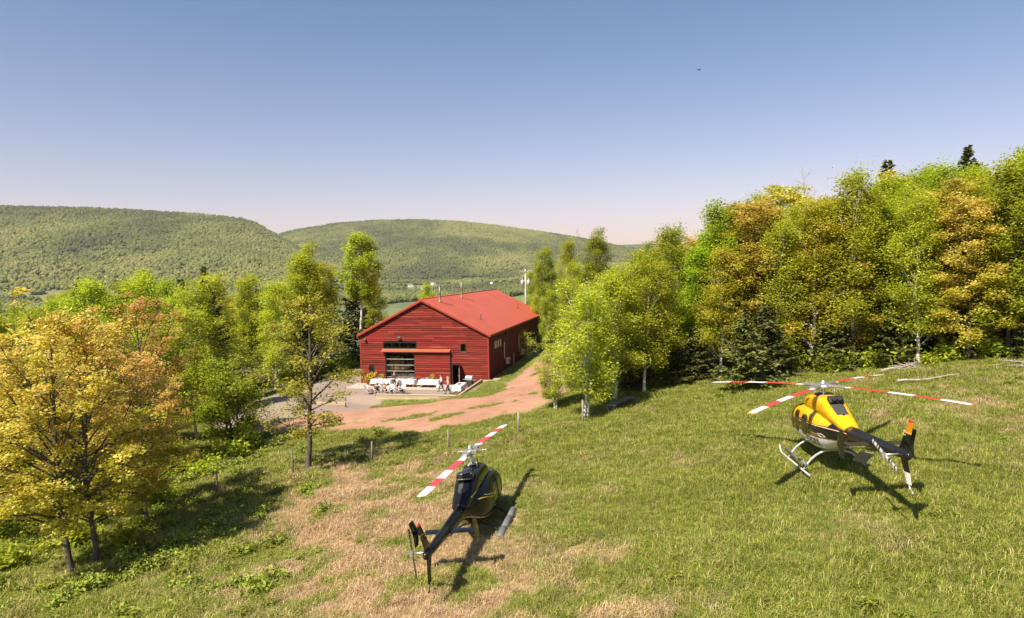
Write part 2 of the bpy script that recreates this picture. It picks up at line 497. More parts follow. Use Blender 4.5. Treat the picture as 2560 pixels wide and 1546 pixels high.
def bark_mat(name, a, b, scale, stretch=(1, 1, .35), dash=None):
    t = NT(name)
    mp = t.node('Mapping'); mp.inputs['Scale'].default_value = stretch; t.l.new(t.coords(), mp.inputs['Vector'])
    n = t.noise(scale, 5, .65, mp.outputs[0])
    c = t.mix(t.maprange(n, .35, .65), a, b)
    if dash:
        mp2 = t.node('Mapping'); mp2.inputs['Scale'].default_value = (1, 1, 6); t.l.new(t.coords(), mp2.inputs['Vector'])
        c = t.mix(t.maprange(t.noise(2.2, 3, .6, mp2.outputs[0]), .58, .64), c, dash)
    return t.done(t.principled(c, .85, 0, t.bump(n, .5, .02)))
B_WHITE = bark_mat('birch_bark', (.42, .38, .33), (.66, .62, .55), 5, dash=(.07, .055, .045))
B_GREY = bark_mat('maple_bark', (.045, .035, .026), (.14, .115, .09), 9)
B_DARK = bark_mat('spruce_bark', (.035, .026, .02), (.10, .075, .055), 9)
B_DEAD = bark_mat('dead_wood', (.20, .165, .13), (.40, .34, .28), 6)

def tube_np(pts, rad, n=5):
    pts = np.asarray(pts, float); k = len(pts)
    d = np.gradient(pts, axis=0); d /= np.linalg.norm(d, axis=1)[:, None] + 1e-9
    a = np.where(np.abs(d[:, 2:3]) < .9, [[0, 0, 1.]], [[1., 0, 0]])
    u = np.cross(d, a); u /= np.linalg.norm(u, axis=1)[:, None] + 1e-9
    w = np.cross(d, u)
    th = np.arange(n) * 2 * math.pi / n
    V = pts[:, None] + (u[:, None] * np.cos(th)[None, :, None] + w[:, None] * np.sin(th)[None, :, None]) * np.asarray(rad)[:, None, None]
    i = np.arange(k - 1)[:, None]; j = np.arange(n)[None]
    F = np.stack([i * n + j, i * n + (j + 1) % n, (i + 1) * n + (j + 1) % n, (i + 1) * n + j], -1).reshape(-1, 4)
    return V.reshape(-1, 3), F

def merge(parts):
    V, F, b = [], [], 0
    for v, f in parts:
        V.append(v); F.append(f + b); b += len(v)
    return np.concatenate(V), np.concatenate(F)

def leaves_np(rng, C, size, up=.9, aspect=1.5):
    n = len(C)
    nrm = rng.normal(size=(n, 3)); nrm /= np.linalg.norm(nrm, axis=1)[:, None]
    nrm[:, 2] = np.abs(nrm[:, 2]) + up; nrm /= np.linalg.norm(nrm, axis=1)[:, None]
    a = rng.normal(size=(n, 3)); a -= nrm * (a * nrm).sum(1)[:, None]; a /= np.linalg.norm(a, axis=1)[:, None] + 1e-9
    b = np.cross(nrm, a)
    s = size * rng.uniform(.6, 1.35, n)[:, None]
    V = np.stack([C + a * s * .5 * aspect, C + b * s * .5, C - a * s * .5 * aspect, C - b * s * .5 - nrm * s * .12], 1).reshape(-1, 3)
    F = np.arange(4 * n).reshape(n, 4)
    return V, F

def deciduous(seed, H, R, cb, limbs, elev, nleaf, lsize, csig, flat=.7, stems=1, lean=0., prof_pow=.75, top=.97, warm_top=0., trunk_r=None, gap=.15, spread=.0, low_warm=0.):
    """returns (trunk mesh, crown mesh): trunk with limbs and twigs, leaves gathered in clumps along the twigs"""
    rng = np.random.default_rng(seed)
    tubes, cl = [], []
    tr = trunk_r or H * .0105
    for st in range(stems):
        a0 = rng.uniform(0, 6.28); base = np.array([math.cos(a0), math.sin(a0), 0]) * (0.0 if stems == 1 else rng.uniform(.15, .5))
        k = 11; zz = np.linspace(-.35, H * top * (1 if st == 0 else rng.uniform(.75, .95)), k)
        wob = np.cumsum(rng.normal(0, H * .006, (k, 2)), 0); wob[0] = 0
        out = (zz / H)[:, None] * base[:2][None] * (R * spread if stems > 1 else 0)
        tp = np.column_stack([wob + base[:2] + out + np.column_stack([zz * lean, zz * 0]), zz])
        rr = tr * (1 - .93 * np.clip(zz / zz[-1], 0, 1)) ** .85 + .008
        rr[0] *= 1.5; rr[1] *= 1.08
        tubes.append(tube_np(tp, rr, 8))
        nl = limbs if stems == 1 else max(6, int(limbs / stems * 1.3))
        for i in range(nl):
            tt = (i + rng.uniform(.1, .9)) / nl
            zl = H * (cb + (top - cb) * tt)
            if zl > zz[-1]: continue
            pr = (math.sin(math.pi * (tt * .86 + .13))) ** prof_pow if prof_pow >= .7 else 1.72 * (tt + .10) ** .35 * (1.03 - tt) ** .68
            L = R * pr * rng.uniform(.6, 1.12) + .25
            az = i * 2.399 + rng.uniform(-.5, .5) + a0
            el = (elev[0] + (elev[1] - elev[0]) * tt) + rng.normal(0, .12)
            z0 = max(H * cb * .55, zl - L * math.tan(min(el, 1.1)) * .55)
            p0 = np.array([np.interp(z0, zz, tp[:, 0]), np.interp(z0, zz, tp[:, 1]), z0])
            d = np.array([math.cos(az) * math.cos(el), math.sin(az) * math.cos(el), math.sin(el)])
            s = np.linspace(0, 1, 6)
            lp = p0 + d * (s * L / max(.35, math.cos(el)) * .9)[:, None]
            lp[:, 2] += -.10 * L * s ** 2 + rng.normal(0, .03 * L, 6) * s
            lp[:, :2] += np.cumsum(rng.normal(0, .03 * L, (6, 2)), 0) * s[:, None]
            r0 = min(np.interp(z0, zz, rr) * .6, .012 + L * .016)
            tubes.append(tube_np(lp, r0 * (1 - .85 * s) + .004, 5))
            nsub = int(4 + L * 1.6)
            for j in range(nsub):
                sj = rng.uniform(.3, 1.0)
                q0 = np.array([np.interp(sj, s, lp[:, c]) for c in range(3)])
                v = d + rng.normal(0, .75, 3); v[2] = v[2] * .6 + .15; v /= np.linalg.norm(v)
                l2 = (.30 * L * (1.15 - sj) + .35) * rng.uniform(.7, 1.3)
                s2 = np.linspace(0, 1, 4)
                sp = q0 + v * (s2 * l2)[:, None]; sp[:, 2] += -.08 * s2 ** 2 * l2
                tubes.append(tube_np(sp, (.006 + r0 * .25) * (1 - .7 * s2), 3))
                if rng.random() < gap: continue
                for m in (.5, 1.0):
                    cl.append((*(q0 + v * l2 * m * rng.uniform(.8, 1.1)), tt))
            cl.append((*lp[-1], tt))
        for _ in range(4): cl.append((*(tp[-1] + rng.normal(0, .25, 3)), 1.))
    cl = np.array(cl)
    wts = rng.gamma(1.6, 1.0, len(cl)) + .08; wts /= wts.sum()
    pick = rng.choice(len(cl), nleaf, p=wts)
    ctint = np.clip(rng.normal(.5, .2, len(cl)), 0, 1)
    cwarm = np.clip(warm_top * (cl[:, 3] * 1.2 - .25 + rng.normal(0, .22, len(cl))) + low_warm * rng.random(len(cl)) ** 2, 0, 1)
    C = cl[pick, :3] + np.clip(rng.normal(0, 1, (nleaf, 3)), -1.9, 1.9) * csig * [1, 1, flat]
    C[:, 2] = np.maximum(C[:, 2], .35)
    V, F = leaves_np(rng, C, lsize)
    tint = np.clip(ctint[pick] + rng.normal(0, .16, nleaf), 0, 1)
    warm = np.clip(cwarm[pick] + rng.normal(0, .12, nleaf) * (cwarm[pick] > .02), 0, 1)
    tv, tf = merge(tubes)
    return (np_mesh('trunk', tv, tf, smooth=True),
            np_mesh('crown', V, F, {'tint': ('FACE', tint), 'warm': ('FACE', warm)}))

def conifer(seed, H, R, cb, nb, per, ragged=.2):
    rng = np.random.default_rng(seed)
    zz = np.linspace(-.3, H, 9); wob = np.cumsum(rng.normal(0, H * .003, (9, 2)), 0); wob[0] = 0
    rr = H * .014 * (1 - zz / H * .97) + .006
    tubes = [tube_np(np.column_stack([wob, zz]), rr, 7)]
    C, A, tint = [], [], []
    for i in range(nb):
        tt = (i + rng.random()) / nb
        tt = tt ** 1.05
        z0 = H * (cb + (1 - cb) * tt)
        L = R * (1 - tt) ** .8 * rng.uniform(1 - ragged * 1.6, 1 + ragged) + .12
        az = rng.uniform(0, 6.28)
        p0 = np.array([np.interp(z0, zz, wob[:, 0]), np.interp(z0, zz, wob[:, 1]), z0])
        s = np.linspace(0, 1, 5)
        dr = -.18 + .55 * tt
        lp = p0 + np.column_stack([np.cos(az) * s * L, np.sin(az) * s * L, (dr * s + .16 * s ** 2) * L])
        tubes.append(tube_np(lp, (.012 + .008 * L) * (1 - .85 * s) + .003, 4))
        n = int(per * (L / R) + 5); ss = rng.uniform(.12, 1.05, n)
        b = np.stack([np.interp(ss, s, lp[:, c]) for c in range(3)], 1)
        side = rng.choice([-1, 1], n); wdt = (1.05 - ss) * L * .42 + .1
        perp = np.array([-math.sin(az), math.cos(az), 0]); fw = np.array([math.cos(az), math.sin(az), 0])
        off = rng.random(n)
        ctr = b + perp * (side * wdt * off)[:, None] + fw * (wdt * off * .5)[:, None]
        ctr[:, 2] -= off * wdt * .25 - rng.normal(0, .05, n)
        dirv = perp * (side * (.25 + off))[:, None] + fw * .9 + rng.normal(0, .25, (n, 3))
        C.append(ctr); A.append(dirv); tint.append(np.clip(rng.normal(.45 + .2 * ss, .2), 0, 1))
    C = np.concatenate(C); A = np.concatenate(A); tint = np.concatenate(tint)
    A /= np.linalg.norm(A, axis=1)[:, None]
    n = len(C)
    nrm = rng.normal(0, .45, (n, 3)) + [0, 0, 1]; B = np.cross(nrm, A); B /= np.linalg.norm(B, axis=1)[:, None]
    ln = rng.uniform(.16, .36, n)[:, None] * (.8 + .04 * H); wd = ln * .32
    V = np.stack([C - A * ln * .4, C + B * wd, C + A * ln * .7 - [0, 0, .03], C - B * wd], 1).reshape(-1, 3)
    tv, tf = merge(tubes)
    return (np_mesh('trunk', tv, tf, smooth=True),
            np_mesh('crown', V, np.arange(4 * n).reshape(n, 4), {'tint': ('FACE', tint), 'warm': ('FACE', tint * 0)}))

def bare(seed, H, R, cb, limbs, twigs=7):
    rng = np.random.default_rng(seed)
    zz = np.linspace(-.3, H, 11); wob = np.cumsum(rng.normal(0, H * .007, (11, 2)), 0); wob[0] = 0
    rr = H * .011 * (1 - zz / H * .96) + .006
    tp = np.column_stack([wob, zz]); tubes = [tube_np(tp, rr, 7)]
    tw = []
    for i in range(limbs):
        tt = (i + rng.random()) / limbs; z0 = H * (cb + (.95 - cb) * tt)
        L = R * (1 - tt * .75) * rng.uniform(.6, 1.1); az = i * 2.4 + rng.uniform(-.4, .4); el = rng.uniform(.6, 1.05)
        p0 = np.array([np.interp(z0, zz, tp[:, 0]), np.interp(z0, zz, tp[:, 1]), z0]); s = np.linspace(0, 1, 5)
        d = np.array([math.cos(az) * math.cos(el), math.sin(az) * math.cos(el), math.sin(el)])
        lp = p0 + d * (s * L)[:, None] + np.cumsum(rng.normal(0, .04 * L, (5, 3)), 0) * s[:, None]
        tubes.append(tube_np(lp, (.01 + .011 * L) * (1 - .8 * s) + .004, 4))
        for j in range(twigs):
            sj = rng.uniform(.25, 1); q = np.array([np.interp(sj, s, lp[:, c]) for c in range(3)])
            v = d + rng.normal(0, .5, 3); v /= np.linalg.norm(v); s2 = np.linspace(0, 1, 3)
            tw.append(tube_np(q + v * (s2 * L * .38)[:, None] + rng.normal(0, .02, (3, 3)), .009 * (1 - .6 * s2), 3))
    tv, tf = merge(tubes); wv, wf = merge(tw)
    return np_mesh('trunk', tv, tf, smooth=True), np_mesh('crown', wv, wf)

KINDS_T = {}
def kind(key, meshes, bark, leaf):
    meshes[0].materials.append(bark); meshes[1].materials.append(leaf)
    KINDS_T.setdefault(key, []).append(meshes)
for i in range(3):
    kind('birch', deciduous(100 + i, 12.5, 2.0, .18, 38, (.65, 1.2), 20000, .11, .38, .9, gap=.24, prof_pow=.6, lean=.01 * (i - 1)), B_WHITE, L_BIRCH)
for i in range(2):
    kind('aspen', deciduous(120 + i, 13, 2.4, .18, 36, (.55, 1.15), 21000, .13, .40, .8, gap=.22, prof_pow=.65), B_GREY, L_ASPEN)
for i in range(2):
    kind('maple', deciduous(140 + i, 12, 2.7, .16, 34, (.35, 1.1), 20000, .13, .34, .45, warm_top=.05 + .3 * i, gap=.22, prof_pow=.65), B_GREY, L_MAPLE)
for i in range(2):
    kind('spruce', conifer(160 + i, 12, 2.6, .06, 150, 85), B_DARK, L_SPRUCE)
kind('bare', bare(170, 13, 2.6, .38, 20), B_DEAD, B_DEAD)
kind('young_spruce', conifer(165, 5.2, 2.1, .16, 90, 75, .3), B_DARK, L_SPRUCE)

TREE_NAMES = {'birch': 'birch_tree', 'aspen': 'aspen_tree', 'maple': 'maple_tree', 'spruce': 'spruce_tree', 'bare': 'bare_tree', 'young_spruce': 'spruce_tree'}
def tree(key, x, y, h=None, rz=None, label='', group=None, var=None, tint=(1, 1, 1), wide=1.0, lean=(0, 0)):
    ms = KINDS_T[key]; m = ms[(var if var is not None else random.randrange(len(ms))) % len(ms)]
    base_h = {'birch': 12.5, 'aspen': 13, 'maple': 12, 'spruce': 12, 'bare': 13, 'young_spruce': 5.2}.get(key, 1.0)
    s = (h or base_h) / base_h if base_h != 1.0 else (h or 1.0)
    e = empty(TREE_NAMES.get(key, key), (x, y, gz(x, y) - .05), 0, label, 'tree', group)
    e.rotation_euler = (lean[0], lean[1], rz if rz is not None else random.uniform(0, 6.28))
    e.scale = (s * wide, s * wide, s)
    for n, me in zip(('trunk', 'crown'), m):
        o = bpy.data.objects.new(n, me); COL.objects.link(o); o.parent = e
        o.color = (*tint, 1)
    return e

# ---------------------------------------------------- the wood on the right
rng = np.random.default_rng(11)
def woodland(rows, edge_l, edge_r, place, group, dens, hfun, mix, clear=None):
    out = []
    for ri, (D, sp) in enumerate(rows):
        x0, x1 = edge_l(D), edge_r(D)
        n = max(2, int((x1 - x0) / sp))
        for i in range(n):
            x = x0 + (i + .5 + rng.uniform(-.38, .38)) * (x1 - x0) / n
            y = D + rng.uniform(-.35, .35) * dens
            if clear and clear(x, y): continue
            k = mix(x, y, ri)
            out.append([k, x, y, hfun(x, y, ri) * rng.uniform(.86, 1.12), ri])
    cnt = {}
    for k, x, y, h, ri in sorted(out, key=lambda q: q[1] / q[2]):
        pl = place[min(ri, len(place) - 1)]
        cnt[(k, pl)] = cnt.get((k, pl), 0) + 1
        n = cnt[(k, pl)]
        look = {'birch': 'pale-barked birch', 'aspen': 'bright green tree', 'maple': 'golden maple',
                'spruce': 'dark spruce', 'bare': 'leafless tree'}[k]
        r = rng.random(); tint = (1, 1, 1)
        if k == 'maple': tint = (1.05, .95 + .15 * rng.random(), 1)
        if k in ('birch', 'aspen'): tint = (.82 + .3 * r, .9 + .15 * rng.random(), .8 + .3 * r)
        yield tree(k, x, y, h, label=f'{look} {pl}, {ORD[n - 1]} such from the left', group=group, tint=tint, wide=rng.uniform(.9, 1.15))

def mixR(x, y, ri):
    q = x / y; r = rng.random()
    if ri == 0: w = [('birch', .46), ('aspen', .20), ('maple', .22), ('spruce', .10), ('bare', .02)]
    elif ri <= 2: w = [('birch', .34), ('aspen', .26), ('maple', .24), ('spruce', .11), ('bare', .05)]
    else: w = [('birch', .28), ('aspen', .34), ('maple', .2), ('spruce', .12), ('bare', .06)]
    if .2 < q < .42: w = [(k, p * (1.35 if k == 'maple' else .9)) for k, p in w]
    if q > .5: w = [(k, p * (1.4 if k == 'aspen' else 1)) for k, p in w]
    tot = sum(p for _, p in w); a = 0
    for k, p in w:
        a += p / tot
        if r <= a: return k
    return 'birch'
def edgeL(D): return np.interp(D, [46, 50, 64, 95, 130], [9.6, 9.4, 10.2, 12.4, 16.5])
def edgeR(D): return .80 * D - 1.5 if D > 46.5 else .76 * D
RP = [*[f'in the {o} row of the right-hand wood' for o in 'front second third fourth fifth sixth'.split()], 'in the seventh row of the right-hand wood', 'in the last row of the right-hand wood']
def hR(x, y, ri): return np.interp(x / y, [.1, .2, .3, .5, .75], [8.6, 9.8, 12.0, 13.0, 12.2]) * (.86 if ri == 0 else 1.0)
def rowD(D0): return D0
_rows = [(48.9, 2.4), (51.5, 2.6), (55, 2.9), (59.5, 3.3), (65.5, 3.8), (73, 4.5), (83, 5.4), (97, 6.8)]
for _t in woodland(_rows, edgeL, edgeR, RP, 'trees of the wood on the right', 2.0, hR, mixR,
                   clear=lambda x, y: poly_sdf(np.array([x]), np.array([y]), WOODP)[0] > -.6): pass
# the edge steps forward on the far right
for i, (x, y, k, h) in enumerate([(27.2, 45.6, 'birch', 11), (29.6, 44.2, 'maple', 10.5), (31.6, 43.6, 'aspen', 12), (33.6, 44.5, 'aspen', 12.5), (30.5, 47.0, 'maple', 12), (24.0, 47.6, 'birch', 13.5)]):
    tree(k, x, y, h, label=f'{ {"birch":"slim birch","maple":"golden maple","aspen":"fresh green tree"}[k] } on the projecting wood corner at far right, {ORD[i]} from the field', group='trees on the projecting corner of the wood')

# named single trees
kind('edge_birch', deciduous(201, 8.2, 2.3, .20, 32, (.5, 1.15), 17000, .105, .32, .8, stems=3, spread=.5, gap=.1, trunk_r=.10), B_WHITE, L_BIRCH)
tree('edge_birch', 4.35, 43.4, 1.0, .4, 'multi-stemmed birch standing alone by the dirt track and fence post').name = 'birch_tree'
kind('edge_birch_tall', deciduous(202, 11.0, 3.0, .22, 36, (.45, 1.1), 24000, .115, .40, .8, gap=.1, trunk_r=.13), B_WHITE, L_BIRCH)
tree('edge_birch_tall', 7.1, 47.6, .80, 1.3, 'tall airy birch rising behind the weathered bench').name = 'birch_tree'
tree('edge_birch_tall', 9.3, 48.0, .84, 3.9, 'leaning broad birch with thick pale trunk beside dark spruces', lean=(0, -.10)).name = 'birch_tree'
tree('edge_birch', 3.0, 47.5, .55, 2.4, 'low bushy birch sapling on the far side of the dirt track').name = 'birch_tree'
for i, (x, y, h) in enumerate([(8.6, 50.0, 3.2), (10.6, 49.6, 3.6), (12.0, 49.3, 3.4), (13.3, 49.6, 3.8), (11.2, 50.8, 4.4)]):
    tree('young_spruce', x, y, h, label=f'low dark young spruce under the birches, {ORD[i]} in the dark clump', group='young spruces under the birches')
tree('young_spruce', 15.1, 43.9, 5.2, 1.0, tint=(1.3, 1.25, 1.1), label= 'free-standing bushy spruce with bare lower trunk behind the yellow rotor blade', wide=.9)
for i, (x, y, h) in enumerate([(17.6, 47.2, 5.0), (22.4, 47.4, 4.2), (26.0, 46.9, 4.6), (32.6, 42.4, 3.6)]):
    tree('young_spruce', x, y, h, label=f'young spruce at the foot of the wood behind the yellow helicopter, {ORD[i]} from the left', group='young spruces along the wood edge')
tree('spruce', 42.0, 76, 16.0, label='tall dark spruce whose ragged tip stands clear of the skyline', var=1)
tree('spruce', 40.0, 60, 15.0, label='narrow black-green spruce deep in the wood near the right skyline', var=0, wide=.8)
tree('spruce', 51.0, 77, 14.0, label='dark spruce high on the right skyline, highest up', var=1, wide=.8)
tree('bare', 24.6, 57, 15.5, label='tall bare-topped grey tree rising above the golden maples')

# ------------------------------------------- trees left of and behind the barn
def mixL(x, y, ri):
    r = rng.random()
    w = [('birch', .34), ('aspen', .42), ('maple', .10), ('spruce', .12), ('bare', .02)]
    a = 0
    for k, p in w:
        a += p
        if r <= a: return k
    return 'aspen'
LP = [*[f'in the {o} row left of the barn' for o in 'front second third fourth fifth sixth'.split()], 'in the last row left of the barn']
def inL(x, y): return poly_sdf(np.array([x]), np.array([y]), WOODL)[0] > -.8
def hL(x, y, ri): return np.interp(x / y, [-.75, -.62, -.5, -.35, -.28, -.15], [10.5, 12.0, 11.8, 12.2, 13.0, 10.5])
_rows = [(56.5, 3.0), (61, 3.2), (67, 3.5), (75, 3.8), (84, 4.2), (94, 4.6), (104, 5.2)]
for _t in woodland(_rows, lambda D: -.80 * D + 1, lambda D: np.interp(D, [57, 66, 81, 92, 104], [-27, -27.5, -23.5, -20.5, -14]), LP, 'trees left of the barn', 2.6, hL, mixL, clear=inL): pass
tree('aspen', -25.5, 83.5, 15.6, tint=(1.3, 1.3, 1), label='tallest round-headed green tree of the clump left of the barn', var=0, wide=.95)
kind('tall_birch', deciduous(210, 16.5, 2.3, .50, 28, (.8, 1.15), 17000, .16, .42, .8, gap=.15, trunk_r=.2), B_WHITE, L_ASPEN)
tree('tall_birch', -20.2, 91, 1.04, 2.0, 'tall lone pale-trunked tree rising over the barn roof left', tint=(1.0, .98, 1)).name = 'birch_tree'
tree('spruce', -24.2, 78.5, 9.5, label='dark spruce close to the left corner of the barn', var=0)
tree('spruce', -44.0, 98, 15, label='single spruce tip poking above the trees at left', var=1, wide=.7)
for i, (x, y, k, h) in enumerate([(-14.2, 113, 'birch', 10), (-9.5, 116, 'bare', 12), (-6.3, 118, 'bare', 11), (-13.6, 119, 'bare', 11), (6.2, 121, 'aspen', 13), (9.5, 116, 'birch', 13.5), (3.4, 123, 'birch', 9.5), (12.2, 122, 'bare', 16), (8.0, 108, 'spruce', 8), (13.4, 108, 'aspen', 14), (7.4, 91, 'birch', 8.5), (5.4, 95.5, 'aspen', 8), (9.2, 97.5, 'birch', 10), (3.6, 101.5, 'birch', 7.5)]):
    tree(k, x, y, h, label={'birch': 'pale birch', 'bare': 'thin bare tree', 'aspen': 'soft green tree', 'spruce': 'little spruce'}[k] + f' beyond the far end of the barn, {ORD[i]} of those behind it', group='trees beyond the far end of the barn')

# big maples in the left foreground, and the lone one by the fence
kind('big_maple_a', deciduous(301, 12.2, 4.3, .20, 40, (.40, 1.15), 21000, .105, .24, .40, warm_top=.26, trunk_r=.13, gap=.24, low_warm=.15), B_GREY, L_MAPLE)
kind('big_maple_b', deciduous(302, 12.0, 4.2, .20, 40, (.40, 1.15), 20000, .105, .24, .40, warm_top=.62, trunk_r=.12, gap=.24), B_GREY, L_MAPLE)
kind('lone_maple', deciduous(303, 10.0, 3.0, .20, 26, (.25, 1.1), 9500, .105, .28, .45, warm_top=.08, trunk_r=.15, gap=.2), B_GREY, L_MAPLE)
tree('big_maple_a', -18.9, 28.6, .92, .3, 'big golden maple in the left foreground, trunk nearest the left edge').name = 'maple_tree'
tree('big_maple_b', -18.75, 29.5, .90, 2.2, 'big orange-topped maple beside the nearest golden maple').name = 'maple_tree'
tree('big_maple_b', -18.9, 34.4, .72, 4.4, 'rust-tinted maple spreading right behind the two foreground maples', tint=(.95, .85, 1)).name = 'maple_tree'
tree('big_maple_a', -25.5, 33.0, .82, 5.2, 'yellow-green maple at the left edge behind the foreground pair').name = 'maple_tree'
tree('big_maple_a', -28.6, 41.0, .78, 1.1, 'tall yellow maple between the foreground maples and the green trees').name = 'maple_tree'
tree('big_maple_b', -23.6, 43.0, .92, 3.0, 'orange-tipped maple reaching highest behind the foreground maples', tint=(1, .92, 1)).name = 'maple_tree'
tree('lone_maple', -12.2, 39.7, 1.0, .9, 'lone maple by the fence in front of the gravel yard', tint=(.92, 1.05, .9)).name = 'maple_tree'
kind('bush_tree', deciduous(304, 6.0, 2.4, .12, 26, (.4, 1.1), 14000, .115, .34, .7, stems=3, spread=.4, gap=.08, trunk_r=.10), B_GREY, L_BIRCH)
tree('bush_tree', -20.9, 50.5, 1.0, 0, 'bushy multi-stemmed tree at the end of the gravel yard', tint=(.75, .8, .8)).name = 'hazel_tree'
tree('birch', -24.2, 51.5, 10.0, label='birch with pale trunk behind the bushy tree by the gravel yard', var=2)
tree('birch', -27.0, 49.5, 9.0, label='birch between the foreground maples and the gravel yard', var=1)
for i, (x, y, k, h) in enumerate([(-30, 48, 'aspen', 10), (-34.5, 43.5, 'birch', 9.5), (-30.5, 38.5, 'aspen', 9), (-38, 49, 'aspen', 11), (-43, 52.5, 'aspen', 10.5)]):
    tree(k, x, y, h, label=f'green {k} behind the foreground maples, {ORD[i]} from the gravel yard', group='green trees behind the foreground maples')

# ---------------------------------------------------- scattered ground cover
def scatter(name, protos, P, scale, tint, rot, mat, label, cat, tilt=None):
    """one object: points carrying instances of a few small plants"""
    me = np_mesh(name, P, np.zeros((0, 4), np.int32), {'sc': ('POINT', scale), 'tint2': ('POINT', tint), 'rz': ('POINT', rot), 'pick': ('POINT', np.random.default_rng(1).integers(0, len(protos), len(P)).astype(float))})
    o = link(name, me)
    tag(o, label, cat, None, 'stuff')
    ng = bpy.data.node_groups.new(name, 'GeometryNodeTree')
    ng.interface.new_socket('Geometry', in_out='INPUT', socket_type='NodeSocketGeometry')
    ng.interface.new_socket('Geometry', in_out='OUTPUT', socket_type='NodeSocketGeometry')
    N, K = ng.nodes, ng.links
    gi, go = N.new('NodeGroupInput'), N.new('NodeGroupOutput')
    def att(nm):
        a = N.new('GeometryNodeInputNamedAttribute'); a.data_type = 'FLOAT'; a.inputs['Name'].default_value = nm
        return a.outputs['Attribute']
    join = N.new('GeometryNodeJoinGeometry')
    pk = att('pick')
    for i, pme in enumerate(protos):
        po = bpy.data.objects.new(name + '_kind', pme)       # prototype, not in the scene itself
        inf = N.new('GeometryNodeObjectInfo'); inf.inputs['Object'].default_value = po
        inf.inputs['As Instance'].default_value = True
        cmp = N.new('FunctionNodeCompare'); cmp.data_type = 'FLOAT'; cmp.operation = 'EQUAL'
        K.new(pk, cmp.inputs[0]); cmp.inputs[1].default_value = float(i); cmp.inputs['Epsilon'].default_value = .1
        ip = N.new('GeometryNodeInstanceOnPoints')
        K.new(gi.outputs[0], ip.inputs['Points']); K.new(cmp.outputs[0], ip.inputs['Selection']); K.new(inf.outputs['Geometry'], ip.inputs['Instance'])
        cx = N.new('ShaderNodeCombineXYZ'); K.new(att('rz'), cx.inputs['Z']); K.new(cx.outputs[0], ip.inputs['Rotation'])
        K.new(att('sc'), ip.inputs['Scale'])
        K.new(ip.outputs['Instances'], join.inputs[0])
    K.new(join.outputs[0], go.inputs[0])
    md = o.modifiers.new('scatter', 'NODES'); md.node_group = ng
    return o

def blades(seed, n, h, r, w, lean):
    g = np.random.default_rng(seed)
    a = g.uniform(0, 6.28, n); q = np.sqrt(g.random(n)) * r
    B = np.stack([np.cos(a) * q, np.sin(a) * q, np.full(n, -.03)], 1)
    az = g.uniform(0, 6.28, n); ln = g.uniform(.5, 1.15, n) * h; tl = np.abs(g.normal(lean, .25, n))
    d = np.stack([np.cos(az), np.sin(az), az * 0], 1); s = np.stack([-np.sin(az), np.cos(az), az * 0], 1)
    m = B + d * (ln * tl * .35)[:, None] + np.array([0, 0, 1.]) * (ln * .6)[:, None]
    e = B + d * (ln * tl)[:, None] + np.array([0, 0, 1.]) * (ln * np.clip(1 - tl * .4, .3, 1))[:, None]
    ww = w * g.uniform(.6, 1.3, n)[:, None]
    V = np.stack([B - s * ww, B + s * ww, m + s * ww * .8, m - s * ww * .8, e, e], 1)
    F = np.concatenate([np.stack([np.arange(n) * 5 + i for i in (0, 1, 2, 3)], 1), np.stack([np.arange(n) * 5 + i for i in (3, 2, 4, 4)], 1)])
    V = V[:, :5].reshape(-1, 3)
    tri = np.concatenate([F[:n][:, [0, 1, 2]], F[:n][:, [0, 2, 3]], F[n:][:, :3]])
    t = g.random(n)
    return np_mesh('tuft', V, tri, {'tint': ('FACE', np.tile(t, 3)), 'warm': ('FACE', np.zeros(3 * n))})

t = NT('grass_blade')
dryv = t.attr('tint2', 'INSTANCER'); tv = t.attr('tint')
gcol = t.ramp(tv, [(0, (.085, .125, .010)), (.5, (.21, .255, .022)), (1, (.38, .38, .06))])
scol = t.ramp(tv, [(0, (.29, .18, .085)), (.5, (.54, .365, .20)), (1, (.74, .56, .36))])
df = t.math('ADD', dryv, t.math('MULTIPLY', t.math('SUBTRACT', tv, .5), .5), True)
gc = t.mix(df, gcol, scol)
gp = t.pos(); gv = t.math('ADD', t.maprange(t.noise(.55, 4, .6, gp), .3, .7, .72, 1.0), t.maprange(t.noise(2.4, 3, .6, gp), .3, .7, 0, .38))
ghs = t.node('HueSaturation'); t.l.new(gc, ghs.inputs['Color']); t.l.new(gv, ghs.inputs['Value']); gc = ghs.outputs['Color']
gd = t.principled(gc, .6, 0, None, **{'Specular IOR Level': .2})
tr = t.node('BsdfTranslucent'); t.l.new(gc, tr.inputs['Color'])
ms = t.node('MixShader'); ms.inputs[0].default_value = .25; t.l.new(gd, ms.inputs[1]); t.l.new(tr.outputs[0], ms.inputs[2])
GRASS_M = t.done(ms.outputs[0])

g = np.random.default_rng(5)
def in_view(x, y, m=5.0): return (np.abs(x) < .77 * y + m) & (y > 11)
nC = 340000
cx = g.uniform(-38, 38, nC); cy = g.uniform(12, 82, nC)
dens = np.interp(cy, [14, 28, 40, 60, 82], [1.0, .9, .62, .40, .25])
keep = in_view(cx, cy) & (g.random(nC) < dens)
cx, cy = cx[keep], cy[keep]
d_, g_, y_, w_ = masks(cx, cy)
keep = (d_ < .35) & (g_ < .3) & (w_ < .8) & (g.random(len(cx)) < .95) & (np.abs(.978 * (cx - BX) - .2065 * (cy - BY)) > np.where(.2065 * (cx - BX) + .978 * (cy - BY) > -7.3, 7.3, 0))
cx, cy, y_, d_, w_ = cx[keep], cy[keep], y_[keep], d_[keep], w_[keep]
big = fbm(cx * .6, cy * .6, 77, 3)
sc = (.35 + 1.0 * big + .35 * fbm(cx * 1.6, cy * 1.6, 78, 2)) * g.uniform(.65, 1.35, len(cx)) * (1 - .5 * d_)
